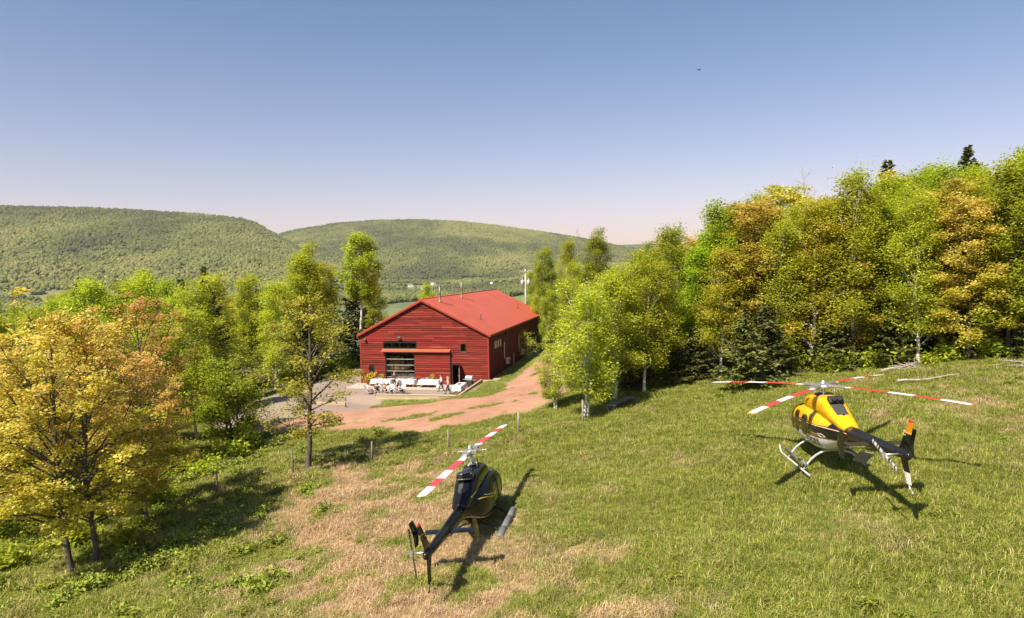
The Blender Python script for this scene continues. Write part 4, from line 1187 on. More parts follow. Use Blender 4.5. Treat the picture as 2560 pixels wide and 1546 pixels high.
# =================================================================== helicopters
def catmull(st, n):
    st = np.array(st, float); x = np.linspace(0, len(st) - 1, n); out = []
    for q in x:
        i = min(int(q), len(st) - 2); u = q - i
        p0, p1, p2, p3 = st[max(i - 1, 0)], st[i], st[i + 1], st[min(i + 2, len(st) - 1)]
        out.append(.5 * ((2 * p1) + (p2 - p0) * u + (2 * p0 - 5 * p1 + 4 * p2 - p3) * u ** 2 + (3 * p1 - p0 - 3 * p2 + p3) * u ** 3))
    return np.array(out)
class Loft:
    """body of superellipse sections: rows (x, z_bottom, z_top, half_width, exponent)"""
    def __init__(s, st, n=44):
        s.r = catmull(st, n); s.o = np.argsort(s.r[:, 0])
    def at(s, x): return [np.interp(x, s.r[s.o, 0], s.r[s.o, k]) for k in range(1, 5)]
    def pt(s, x, th, off=0.):
        zb, zt, hw, e = s.at(x); hw = max(hw, .001)
        c, q = math.cos(th), math.sin(th)
        return Vector((x, (hw + off) * math.copysign(abs(c) ** (2 / e), c), (zb + zt) / 2 + ((zt - zb) / 2 + off) * math.copysign(abs(q) ** (2 / e), q)))
    def side(s, x, z, off=0.):
        zb, zt, hw, e = s.at(x)
        k = min(.999, abs((z - (zb + zt) / 2) / max(1e-3, (zt - zb) / 2)))
        return hw * (1 - k ** e) ** (1 / e) + off
    def mesh(s, name, mats, parent, seg=40):
        m = MB(); vs, fs = [], []
        for row in s.r:
            for k in range(seg): vs.append(s.pt(row[0], 2 * math.pi * (k + .5) / seg))
        n = len(s.r)
        for i in range(n - 1):
            for k in range(seg): fs.append((i * seg + k, i * seg + (k + 1) % seg, (i + 1) * seg + (k + 1) % seg, (i + 1) * seg + k))
        fs.append(tuple(range(seg))); fs.append(tuple((n - 1) * seg + k for k in range(seg))[::-1])
        m.add(vs, fs, 0, True)
        return m.build(name, mats, parent)
    def patch(s, name, mat, parent, sgn, outline, off=.008, thick=.02):
        """rounded panel laid on the side: outline in (x, z), filled and curved with the body"""
        ol = np.array(outline, float); n = len(ol)
        c = ol.mean(0); m = MB(); vs, fs = [], []
        rings = [0, .35, .7, .93, 1.0]
        dense = []
        for i in range(n):
            for u in (0, .25, .5, .75): dense.append(ol[i] * (1 - u) + ol[(i + 1) % n] * u)
        dense = np.array(dense)
        for _ in range(3): dense = .25 * np.roll(dense, 1, 0) + .5 * dense + .25 * np.roll(dense, -1, 0)   # rounds the corners
        N = len(dense)
        for f in rings:
            for p in dense:
                q = c + (p - c) * f
                o = off if f < 1 else -thick
                vs.append((q[0], sgn * s.side(q[0], q[1], o), q[1]))
        for r in range(len(rings) - 1):
            for k in range(N): fs.append((r * N + k, r * N + (k + 1) % N, (r + 1) * N + (k + 1) % N, (r + 1) * N + k))
        m.add(vs, fs, 0, True)
        return m.build(name, mat, parent)
    def strip(s, name, mat, parent, x0, x1, t0, t1, off=.008, nx=14, nt=10):
        """panel wrapped over the top between two angles"""
        m = MB(); vs, fs = [], []
        for i in range(nx + 1):
            for j in range(nt + 1):
                edge = i in (0, nx) or j in (0, nt)
                vs.append(s.pt(x0 + (x1 - x0) * i / nx, t0 + (t1 - t0) * j / nt, off if not edge else -.012))
        for i in range(nx):
            for j in range(nt): fs.append((i * (nt + 1) + j, i * (nt + 1) + j + 1, (i + 1) * (nt + 1) + j + 1, (i + 1) * (nt + 1) + j))
        m.add(vs, fs, 0, True)
        return m.build(name, mat, parent)
    def line(s, name, mat, parent, sgn, pts, w, off=.010):
        """painted pin stripe, a thin ribbon following the side"""
        p = catmull([(a, b) for a, b in pts], 40); m = MB(); vs, fs = [], []
        d = np.gradient(p, axis=0); d /= np.linalg.norm(d, axis=1)[:, None] + 1e-9
        for (x, z), (dx, dz_) in zip(p, d):
            a, b = (x + dz_ * w / 2, z - dx * w / 2), (x - dz_ * w / 2, z + dx * w / 2)
            vs += [(a[0], sgn * s.side(*a, off), a[1]), (b[0], sgn * s.side(*b, off), b[1])]
        for i in range(len(p) - 1): fs.append((2 * i, 2 * i + 1, 2 * i + 3, 2 * i + 2))
        m.add(vs, fs, 0, True)
        return m.build(name, mat, parent)

def paint(name, col, rough=.22, var=.05):
    return simple(name, col, rough, 0, var, 2.5, 0, **{'Coat Weight': .25 if max(col) > .1 else 0.0, 'Coat Roughness': .1, 'Specular IOR Level': .35})
def steps(t, v, stops):
    """constant steps along a value given in metres, 0..4"""
    return t.ramp(t.math('DIVIDE', v, 4.0), [(p / 4.0, c) for p, c in stops], 'CONSTANT')
YEL, GOLD, BLK, WHT, RED = (.70, .38, .004), (.50, .27, .09), (.008, .008, .009), (.60, .58, .55), (.50, .04, .03)
G_TINT = simple('tinted_window', (.018, .016, .014), .06, 0, .1, 2, 0, **{'Specular IOR Level': .6})
G_BROWN = simple('brown_tinted_window', (.030, .018, .007), .07, 0, .15, 2, 0, **{'Specular IOR Level': .6})
P_BLACK = paint('black_paint', BLK, .14); P_YEL = paint('yellow_paint', YEL, .25); P_GOLD = paint('gold_stripe', (.50, .36, .07), .3)
P_BROWN = paint('brown_stripe', (.26, .12, .012), .3); P_TAN = paint('tan_stripe', (.70, .42, .22), .3); P_WHITE = paint('white_paint', WHT, .3)
P_RED = paint('blade_red', RED, .4); P_BWHITE = paint('blade_white', (.64, .63, .62), .4); P_DARK = simple('dark_metal', (.03, .03, .032), .5, .5)
P_ORANGE = paint('orange_paint', (.62, .25, .008), .3); P_ALU = simple('bare_metal', (.55, .53, .50), .35, .8); P_GREY = simple('grey_float', (.13, .135, .14), .6)
GRILLE = simple('grey_grille', (.05, .047, .045), .55)

def blade_mesh(r0, r1, chord, th, droop, bands):
    """blade along +x: bands = (outer radius fraction, material index)"""
    m = MB(); prof = [(-.30, 0), (-.26, .42), (-.10, .5), (.2, .36), (.70, .04), (.70, -.04), (.2, -.3), (-.10, -.42), (-.26, -.34)]
    edges = [r0] + [b[0] * r1 for b in bands]
    for (a, b), (_, mi) in zip(zip(edges[:-1], edges[1:]), bands):
        n = 4; vs, fs = [], []
        for i in range(n + 1):
            x = a + (b - a) * i / n; f = x / r1
            c = chord * (1 if x > r0 + .5 else .55 + .45 * (x - r0) / .5); z = -droop * f * f
            if x > r1 * .995: c *= .9
            for u, w in prof: vs.append((x, u * c, z + w * th))
        k = len(prof)
        for i in range(n):
            for j in range(k): fs.append((i * k + j, i * k + (j + 1) % k, (i + 1) * k + (j + 1) % k, (i + 1) * k + j))
        m.add(vs, fs, mi, False)
    b = len(m.v); k = len(prof)
    m.f += [list(range(k))[::-1], [b - k + j for j in range(k)]]; m.m += [bands[0][1], bands[-1][1]]; m.sm += [False, False]
    return m.mesh('blade')

def slab_foil(m, root, tip, croot, ctip, th, axis_n, mi=0):
    """flat swept surface between root and tip (leading-edge points), chord along -x; axis_n is the thickness direction"""
    n = Vector(axis_n).normalized(); vs = []
    for p, c in ((root, croot), (tip, ctip)):
        p = Vector(p)
        for u, w in ((0, 0), (-.18, .5), (-.55, .42), (-1, .06), (-1, -.06), (-.55, -.42), (-.18, -.5)):
            vs.append(p + Vector((u * c, 0, 0)) + n * (w * th))
    fs = [(j, (j + 1) % 7, 7 + (j + 1) % 7, 7 + j) for j in range(7)] + [tuple(range(7))[::-1], tuple(range(7, 14))]
    return m.add(vs, fs, mi, False)

def place_heli(e, x, y, z, h, pt, rl):
    f = Vector((math.sin(h), math.cos(h), pt)).normalized(); l = Vector((-math.cos(h), math.sin(h), rl)); l = (l - f * l.dot(f)).normalized(); u = f.cross(l)
    e.matrix_world = Matrix(((f.x, l.x, u.x, x), (f.y, l.y, u.y, y), (f.z, l.z, u.z, z), (0, 0, 0, 1)))

def rotor_bits(parent, hub_z, angles, bm, mats, four):
    rt = empty('main_rotor', (0, 0, 0)); rt.parent = parent
    for a in angles:
        o = bpy.data.objects.new('blade', bm); COL.objects.link(o); o.parent = rt; o.location = (0, 0, hub_z); o.rotation_euler = (0, 0, a)
    m = MB()
    if four:
        m.lathe([(.10, -.10), (.30, -.07), (.34, 0), (.30, .06), (.12, .10), (.08, .20), (.0, .21)], (0, 0, hub_z), 16)
        for a in angles:
            c, s_ = math.cos(a), math.sin(a)
            M = Matrix.Rotation(a, 3, 'Z')
            m.box((c * .58, s_ * .58, hub_z + .02), (.62, .17, .09), M=M); m.box((c * .60, s_ * .60, hub_z - .07), (.5, .10, .05), M=M)
            m.tube([(c * .42 - s_ * .2, s_ * .42 + c * .2, hub_z - .02), (c * .30 - s_ * .16, s_ * .30 + c * .16, hub_z - .45)], .018, 6)
    else:
        a = angles[0]; M = Matrix.Rotation(a, 3, 'Z')
        m.box((0, 0, hub_z), (1.5, .16, .12), M=M); m.box((0, 0, hub_z), (.34, .62, .14), M=M); m.lathe([(.11, -.14), (.13, .1), (.07, .26), (0, .27)], (0, 0, hub_z), 12)
        for sg in (-1, 1):
            m.box(M @ Vector((sg * .72, 0, 0)) + Vector((0, 0, hub_z)), (.42, .27, .10), M=M)
            m.tube([M @ Vector((.16 * sg, .28 * sg, 0)) + Vector((0, 0, hub_z - .02)), M @ Vector((.12 * sg, .2 * sg, 0)) + Vector((0, 0, hub_z - .55))], .018, 6)
            m.tube([M @ Vector((0, .26 * sg, .02)) + Vector((0, 0, hub_z)), M @ Vector((0, .75 * sg, .05)) + Vector((0, 0, hub_z))], .014, 6)
    m.build('rotor_hub', P_ALU, rt, .008)
    m = MB(); m.lathe([(.07, 0), (.07, hub_z - 2.4)], (0, 0, 2.4), 12); m.lathe([(.20, .0), (.22, .04), (.14, .07)], (0, 0, hub_z - .55), 14); m.build('mast', P_ALU, rt)
    m = MB()
    for q in (0.5, 2.4, 4.6): m.tube([(math.cos(q) * .17, math.sin(q) * .17, 2.5), (math.cos(q) * .2, math.sin(q) * .2, hub_z - .5)], .016, 6)
    m.build('control_rod', P_ALU, rt)
    return rt

def landing_gear(parent, yw, x0, x1, xf, xr, mat, rad, zc, floats=False):
    for sg in (1, -1):
        pts = [(x1, sg * yw, .09), (x0 - .35, sg * yw, .09), (x0 - .15, sg * yw, .13), (x0 + .02, sg * yw, .26), (x0 + .06, sg * yw, .40)]
        m = MB(); m.tube(pts, rad, 10); sk = m.build('skid', mat, parent)
        if floats:
            for a, b in ((-1.75, -.75), (-.65, .45), (.55, 1.45)):
                m = MB(); m.tube([(a, sg * (yw + .07), .24), (a + .06, sg * (yw + .07), .24), (b - .06, sg * (yw + .07), .24), (b, sg * (yw + .07), .24)], [.10, .15, .15, .10], 12); m.build('float_pack', P_GREY, sk)
    for xc in (xf, xr):
        pts = []
        for i in range(15):
            u = -1 + 2 * i / 14
            yy = u * yw; zz = .10 + (zc - .10) * (1 - abs(u) ** 2.6)
            pts.append((xc, yy, zz))
        m = MB(); m.tube(pts, .042, 8); m.build('cross_tube', mat, parent)

def text_mesh(txt, size):
    cu = bpy.data.curves.new('lettering', 'FONT'); cu.body = txt; cu.size = size; cu.resolution_u = 4; cu.offset = .006
    o = bpy.data.objects.new('lettering_tmp', cu); COL.objects.link(o)
    bpy.context.view_layer.update(); me = bpy.data.meshes.new_from_object(o.evaluated_get(bpy.context.evaluated_depsgraph_get()))
    bpy.data.objects.remove(o); return me

BODY = [(3.10, 1.02, 1.12, .04, 2), (3.04, .90, 1.27, .22, 2.1), (2.85, .74, 1.48, .43, 2.3), (2.5, .62, 1.76, .58, 2.5), (2.05, .57, 2.0, .69, 2.6), (1.5, .55, 2.10, .745, 2.8), (.8, .54, 2.13, .76, 2.9),
        (.1, .55, 2.12, .76, 2.9), (-.6, .58, 2.08, .74, 2.8), (-1.2, .70, 2.03, .66, 2.6), (-1.75, .93, 1.99, .52, 2.4), (-2.2, 1.16, 1.96, .38, 2.2), (-2.65, 1.36, 1.92, .27, 2.0), (-3.0, 1.42, 1.89, .235, 2.0)]
COWL = [(1.42, 1.9, 2.06, .30, 2.2), (1.25, 1.9, 2.36, .40, 2.4), (.9, 1.9, 2.60, .46, 2.6), (.4, 1.9, 2.70, .48, 2.7), (-.1, 1.9, 2.73, .49, 2.7), (-.6, 1.9, 2.73, .49, 2.7), (-1.05, 1.88, 2.68, .475, 2.7),
        (-1.4, 1.82, 2.52, .45, 2.6), (-1.9, 1.75, 2.28, .40, 2.5), (-2.4, 1.7, 2.08, .34, 2.4), (-2.62, 1.72, 1.98, .28, 2.2)]

def helicopter(name, label, four, pose, size, angles):
    e = empty(name, (0, 0, 0), 0, label, 'helicopter')
    body = Loft(BODY); cowl = Loft(COWL)
    yel = four
    hub_z = 3.30 if four else 3.32
    dz = .24 if four else 0.0
    # ---- paint of the cabin: bands of colour by height, following the body line
    t = NT('cabin_paint_yellow' if yel else 'cabin_paint_black')
    X, Y, Z = t.sep(t.coords())
    if yel:
        sag = t.math('MULTIPLY', t.math('POWER', t.math('MAXIMUM', t.math('SUBTRACT', X, .2), 0), 1.6), .085)
        zz = t.math('ADD', Z, sag); zz = t.math('ADD', zz, t.math('MULTIPLY', t.math('MINIMUM', t.math('ADD', X, .9), 0), .10))
        c = steps(t, zz, [(0, WHT), (1.15, BLK), (1.165, GOLD), (1.185, BLK), (1.22, GOLD), (1.245, BLK), (1.29, GOLD), (1.315, BLK), (1.60, GOLD), (1.635, (.05, .02, .01)), (1.67, YEL)])
        c = t.mix(t.math('MULTIPLY', t.math('LESS_THAN', t.math('ADD', X, t.math('MULTIPLY', t.math('SUBTRACT', Z, 1.6), .8)), -1.55), t.math('GREATER_THAN', zz, 1.2)), c, BLK)
    else:
        c = t.mix(t.maprange(t.noise(2, 3, .5, t.coords()), .3, .7), BLK, (.016, .016, .018))
    mt = t.done(t.principled(c, .22, 0, None, **{'Coat Weight': .25 if yel else .0, 'Coat Roughness': .08, 'Specular IOR Level': .4 if yel else .22}))
    fus = body.mesh('fuselage', mt, e)
    cow_m = P_YEL if yel else P_BLACK
    cw = cowl.mesh('engine_cowling', cow_m, e)
    glass = G_BROWN if yel else G_TINT
    # windows and doors, both sides
    for sg in (1, -1):
        W = [[(2.18, .92), (2.62, .98), (2.60, 1.36), (2.32, 1.72), (1.92, 1.86), (1.72, 1.80), (1.70, .95)],
             [(1.52, .98), (.88, .98), (.90, 1.78), (1.0, 1.86), (1.48, 1.86)],
             [(.66, 1.0), (-.10, 1.05), (-.16, 1.62), (.02, 1.84), (.62, 1.85)]]
        for i, w in enumerate(W):
            body.patch('door' if i < 2 else 'cabin_door', P_DARK if not yel else paint('door_trim', (.10, .05, .008), .3), e, sg, [(p[0] + (.045 if p[0] > np.mean([q[0] for q in w]) else -.045), p[1] + (.045 if p[1] > 1.4 else -.045)) for p in w], .004)
            body.patch('side_window', glass, e, sg, w, .012)
        seam = simple('panel_seam', (.02, .015, .01), .6)
        for pts in ([(1.62, .62), (1.62, 1.9)], [(.76, .62), (.76, 1.94)], [(-.30, .66), (-.30, 1.6)], [(-1.0, .80), (-1.0, 1.55)], [(-1.75, 1.2), (-1.75, 1.7)], [(-.30, 1.05), (-1.0, 1.08)]):
            body.line('panel_seam', seam, e, sg, pts, .010, .006)
        for pts in ([(-.45, 1.98), (-.45, 2.66)], [(.55, 1.98), (.55, 2.6)], [(1.2, 2.08), (.3, 2.12), (-.6, 2.12), (-1.4, 2.08), (-2.3, 1.95)], [(-1.05, 2.0), (-1.05, 2.6)]):
            cowl.line('panel_seam', seam, cw, sg, pts, .010, .006)
        for hx, hz in ((1.6, .90), (.02, .98)):
            m = MB(); m.box((hx, sg * (body.side(hx, hz) + .015), hz), (.14, .03, .03)); m.build('door_handle', P_ALU, e)
        if yel:
            m = MB(); yy = lambda x, z: sg * body.side(x, z, .016)
            q = [(-1.05, 1.36), (-1.34, 1.40), (-1.62, 1.33), (-1.30, 1.27)]
            m.tube([(a, yy(a, b), b) for a, b in q + q[:1]], .012, 5); m.build('luggage_door_outline', P_WHITE, e)
            body.line('pin_stripe', P_TAN, e, sg, [(.9, 1.50), (-.3, 1.615), (-1.2, 1.66), (-2.2, 1.70), (-2.9, 1.72)], .03)
        else:
            body.line('pin_stripe', P_GOLD, e, sg, [(3.0, 1.0), (2.5, .80), (1.6, .75), (.4, .76), (-.9, .86), (-1.6, 1.06), (-2.3, 1.36), (-2.95, 1.56)], .06)
            body.line('pin_stripe', P_GOLD, e, sg, [(.25, 1.30), (-.5, 1.52), (-1.1, 1.70), (-1.6, 1.80)], .045)
            body.line('pin_stripe', simple('silver_stripe', (.5, .5, .48), .3, .5), e, sg, [(.35, 1.46), (-.4, 1.60), (-1.0, 1.78)], .04)
            cowl.line('pin_stripe', P_GOLD, cw, sg, [(-.9, 2.02), (-1.5, 2.08), (-2.1, 2.05)], .05)
    # windscreen halves and roof windows
    for a, b in ((.36, 1.50), (1.64, 2.78)):
        body.strip('windscreen', glass if not yel else G_TINT, e, 2.98, 1.86, a, b)
    for a, b in ((.95, 1.40), (1.74, 2.19)):
        body.strip('roof_window', G_TINT, e, 1.70, 1.30, a, b)
    # nose windows near the pedals
    for a, b in ((-1.1, -.35), (math.pi + .35, math.pi + 1.1)):
        body.strip('chin_window', G_TINT, e, 2.98, 2.55, a, b)
    # cowling details
    if yel:
        for sg in (1, -1):
            m = MB()
            pass
            cowl.patch('cowling_band', P_BROWN, cw, sg, [(-.02, 2.0), (-.02, 2.35), (.0, 2.66), (-.24, 2.68), (-.26, 2.35), (-.26, 2.0)], .006)
            body.patch('body_band', P_BROWN, e, sg, [(-.28, 1.62), (-.12, 1.86), (-.08, 1.98), (-.34, 1.98), (-.40, 1.86), (-.50, 1.62)], .006)
            cowl.patch('intake_rim', P_BROWN, cw, sg, [(.98, 1.98), (.92, 2.3), (.55, 2.52), (.25, 2.54), (.25, 2.48), (.54, 2.46), (.84, 2.26), (.90, 1.98)], .004)
            for i in range(5):
                x = -.62 - i * .19; zt = 2.50 - i * .055
                cowl.patch('louvre', paint('louvre_shadow', (.55, .27, .006), .4), cw, sg, [(x, zt), (x - .10, zt - .03), (x - .10, zt - .24), (x, zt - .21)], .006)
            cowl.patch('scoop', P_BROWN, cw, sg, [(-1.2, 1.93), (-2.0, 2.0), (-2.05, 1.95), (-1.25, 1.87)], .012)
        cowl.strip('rear_grille', GRILLE, cw, -1.28, -2.0, 1.02, 2.12, .01)
        m = MB(); m.prism([(-1.06, 2.68), (-1.10, 2.83), (-1.30, 2.84), (-1.42, 2.62), (-1.30, 2.52)], 'y', -.27, .27); ex = m.build('exhaust_shroud', P_DARK, cw, .03)
        m = MB(); m.tube([(-1.20, -.10, 2.70), (-1.46, -.10, 2.80)], .10, 12); m.tube([(-1.20, .12, 2.70), (-1.46, .12, 2.80)], .10, 12); m.build('exhaust_pipe', simple('soot', (.015, .013, .012), .7), ex)
        m = MB(); m.tube([(-2.0, .0, 2.245), (-2.0, .0, 2.27)], .05, 8); m.build('vent', P_DARK, cw)
    else:
        cowl.strip('rear_grille', GRILLE, cw, -1.5, -1.95, 1.1, 2.04, .01)
        m = MB(); m.prism([(-1.0, 2.64), (-1.02, 2.80), (-1.32, 2.80), (-1.42, 2.56)], 'y', -.34, .34); ex = m.build('exhaust_shroud', P_BLACK, cw, .03)
        m = MB(); m.bbox((-1.44, -.27, 2.60), (-1.33, .27, 2.76)); m.build('exhaust_opening', simple('soot', (.015, .013, .012), .7), ex)
        m = MB(); m.tube([(-1.45, -.27, 2.60), (-1.45, .27, 2.60)], .02, 6); m.build('exhaust_lip', P_ALU, ex)
        cowl.strip('intake_screen', GRILLE, cw, .95, .45, 1.0, 2.14, .008)
        m = MB(); m.bbox((-2.0, -.15, 2.21), (-1.75, .15, 2.335)); m.build('oil_cooler_grille', GRILLE, cw, .02)
    m = MB(); m.lathe([(.34, 0), (.36, .03), (.20, .05)], (0, 0, 2.70), 18); m.build('mast_collar', P_DARK, cw)
    # wire cutter and aerials
    m = MB(); m.tube([(1.05, 0, 2.45), (.95, 0, 2.86)], [.03, .012], 6); m.build('wire_cutter', cow_m, e)
    m = MB(); m.tube([(.5, .25, 2.6), (.46, .25, 3.0)], .008, 5); m.tube([(-.3, -.3, 2.6), (-.34, -.3, 2.95)], .008, 5); m.build('aerial', P_ALU, e)
    # tail boom
    zt = 1.93 if yel else 1.80
    t = NT('boom_paint_yellow' if yel else 'boom_paint_black')
    c = (.012, .012, .014)
    bm_m = t.done(t.principled(c, .25, 0, None, **{'Specular IOR Level': .3}))
    m = MB(); n = 14; xs = [-2.7 - (6.75 - 2.7) * i / n for i in range(n + 1)]
    m.tube([(x, 0, 1.655 + (zt - 1.655) * i / n) for i, x in enumerate(xs)], [.26 - .13 * i / n for i in range(n)] + [.10], 20); m.build('tail_boom', bm_m, e)
    m = MB(); m.tube([(x, 0, 1.655 + (zt - 1.655) * i / n + .235 - .115 * i / n) for i, x in enumerate(xs)], [.075 - .02 * i / n for i in range(n + 1)], 10); m.build('drive_shaft_cover', bm_m, e)
    if not yel:
        for sg in (1, -1):
            m = MB(); m.tube([(x, sg * (.262 - .13 * i / n), 1.62 + (zt - 1.655) * i / n) for i, x in enumerate(xs)], .014, 5); m.build('pin_stripe', P_GOLD, e)
    # gearbox fairing and vertical fin
    m = MB(); m.ball((-6.72, 0, zt + .02), .22, 14, 0, (1.7, .62, .85)); m.build('gearbox_fairing', bm_m, e)
    fin = MB(); slab_foil(fin, (-6.30, 0, zt + .05), (-6.80, 0, zt + .72), .62, .40, .09, (0, 1, 0), 0)
    f1 = fin.build('fin', P_BLACK, e)
    m = MB(); slab_foil(m, (-6.802, 0, zt + .722), (-7.08, 0, zt + 1.10), .395, .30, .08, (0, 1, 0)); m.build('fin_tip', P_ORANGE if yel else P_BLACK, f1)
    m = MB(); m.box((-7.2, 0, zt + 1.14), (.10, .06, .09)); m.build('beacon', simple('beacon_red', (.45, .02, .015), .3), f1)
    for q in (.60, .70):
        m = MB(); p = Vector((-6.25 - .5 * q / .72 * .97, 0, zt + .05 + q)); slab_foil(m, p, p + Vector((-.02, 0, .035)), .50, .49, .098, (0, 1, 0)); m.build('fin_stripe', P_TAN if yel else P_GOLD, f1)
    m = MB(); slab_foil(m, (-6.40, 0, zt - .05), (-6.66, 0, zt - .50), .50, .36, .08, (0, 1, 0)); f2 = m.build('lower_fin', P_BLACK, e)
    m = MB(); slab_foil(m, (-6.662, 0, zt - .503), (-6.82, 0, zt - .86), .36, .27, .075, (0, 1, 0)); m.build('lower_fin_tip', P_WHITE if yel else P_BLACK, f2)
    m = MB(); m.tube([(-6.9, 0, zt - .83), (-6.98, 0, zt - .96), (-7.12, 0, zt - 1.07)], [.03, .025, .02], 8); m.ball((-7.14, 0, zt - 1.08), .045, 8); m.build('tail_skid', P_ALU if yel else P_DARK, e)
    # horizontal stabiliser with end plates
    zs = 1.655 + (zt - 1.655) * .48 - .02
    for sg in (1, -1):
        m = MB(); slab_foil(m, (-4.35, sg * .12, zs), (-4.38, sg * 1.10, zs), .46, .42, .07, (0, 0, 1)); sb = m.build('stabiliser', P_BLACK if not yel else paint('stabiliser_brown', (.03, .022, .01), .2), e)
        m = MB(); slab_foil(m, (-4.28, sg * 1.13, zs - .02), (-4.66, sg * 1.16, zs + .52), .62, .42, .045, (0, 1, 0)); slab_foil(m, (-4.28, sg * 1.13, zs - .02), (-4.50, sg * 1.12, zs - .42), .62, .42, .045, (0, 1, 0)); m.build('end_plate', P_BLACK, sb)
    # tail rotor on the left
    tr = empty('tail_rotor', (0, 0, 0)); tr.parent = e
    m = MB(); m.tube([(-6.62, .0, zt), (-6.62, .62, zt)], .035, 8); m.box((-6.62, .60, zt), (.16, .12, .16)); m.build('tail_rotor_hub', P_ALU, tr)
    ang = math.radians(197 if yel else 92)
    for sg in (1, -1):
        d = Vector((math.cos(ang), 0, math.sin(ang))) * sg; p = Vector((-d.z, 0, d.x))
        bands = [(0.12, .30, 0), (.30, .40, 1), (.40, .46, 0), (.46, .53, 1), (.53, .70, 0), (.70, .76, 1), (.76, .84, 0)] if yel else [(.12, .58, 0), (.58, .63, 1), (.63, .68, 0), (.68, .73, 1), (.73, .78, 0), (.78, .83, 1)]
        m = MB(); cen = Vector((-6.62, .56, zt))
        for a, b, mi in bands:
            vs = []
            for r in (a, b):
                for u, w in ((-.075, 0), (-.02, .014), (.085, 0), (-.02, -.014)): vs.append(cen + d * r + p * u + Vector((0, w, 0)))
            m.add(vs, [(0, 1, 5, 4), (1, 2, 6, 5), (2, 3, 7, 6), (3, 0, 4, 7), (3, 2, 1, 0), (4, 5, 6, 7)], mi)
        m.build('tail_blade', [P_WHITE if yel else simple('pale_grey_blade', (.38, .37, .36), .4), P_BLACK], tr)
    # main rotor
    R = 5.33 if yel else 5.64
    if yel: bm = blade_mesh(.75, R, .27, .032, .26, [(.21, 0), (.475, 1), (.645, 0), (.81, 1), (.985, 0), (1.0, 2)])
    else: bm = blade_mesh(.85, R, .34, .042, .10, [(.26, 0), (.49, 1), (.67, 0), (.83, 1), (1.0, 0)])
    for q in (P_BWHITE, P_RED, P_ORANGE): bm.materials.append(q)
    rotor_bits(e, hub_z, angles, bm, None, four)
    # landing gear
    if yel:
        landing_gear(e, 1.22, 2.15, -1.55, 1.05, -.85, simple('gear_paint', (.42, .41, .40), .45), .038, .86)
        for sg in (1, -1):
            m = MB(); m.tube([(1.35, sg * 1.20, .40), (-1.15, sg * 1.20, .40)], .05, 8); m.build('flight_step', P_GREY, e)
        m = MB(); m.prism([(-.34, -.22), (-.28, -.27), (.28, -.27), (.34, -.22), (.34, .22), (.28, .27), (-.28, .27), (-.34, .22)], 'z', -.012, .012)
        ht = m.build('open_hatch', simple('hatch_grey', (.26, .26, .27), .35), e, .005); ht.location = (-2.05, -.62, .62); ht.rotation_euler = (.35, .75, .3)
    else:
        landing_gear(e, 1.12, 1.95, -1.85, 1.0, -.95, P_DARK, .05, .62, True)
    if yel:                                    # registration on the belly side
        src = text_mesh('C-GES', .54)
        bm_ = bmesh.new(); bm_.from_mesh(src)
        for k in range(1, 60):
            bmesh.ops.bisect_plane(bm_, geom=bm_.verts[:] + bm_.edges[:] + bm_.faces[:], plane_co=(0, k * .03 - .1, 0), plane_no=(0, 1, 0))
        for k in range(1, 60):
            bmesh.ops.bisect_plane(bm_, geom=bm_.verts[:] + bm_.edges[:] + bm_.faces[:], plane_co=(k * .06, 0, 0), plane_no=(1, 0, 0))
        bm_.to_mesh(src); bm_.free()
        xs_ = [v.co.x for v in src.vertices]; w = max(xs_)
        for v in src.vertices:
            x = .06 - v.co.x * .82; z = .845 + v.co.y * .66 + .06 * max(0, -x - .3)
            v.co = (x, body.side(x, z, .02), z)
        o = link('registration', src, e, simple('black_lettering', (.015, .014, .013), .4)); tag(o, 'black registration letters C-GES')
    for ch in list(e.children):
        if ch.name.split('.')[0] not in ('skid', 'cross_tube', 'main_rotor', 'flight_step'): ch.location.z += dz
    if not yel:
        for ch in e.children:
            if ch.name.startswith('main_rotor'): ch.rotation_euler = (0, .022, 0)
    place_heli(e, *pose)
    e.scale = (size, size, size)
    return e
helicopter('helicopter', 'black two-bladed helicopter with gold pin stripes parked in the straw-coloured grass', False, (-1.42, 26.95, 1.02, .177, .008, -.118), .95, [math.radians(-4.5), math.radians(175.5)])
helicopter('helicopter', 'yellow, black and white four-bladed helicopter parked near the wood', True, (12.78, 27.55, 3.16, .088, -.015, -.045), 1.0, [math.radians(-137.0 + 90 * i) for i in range(4)])
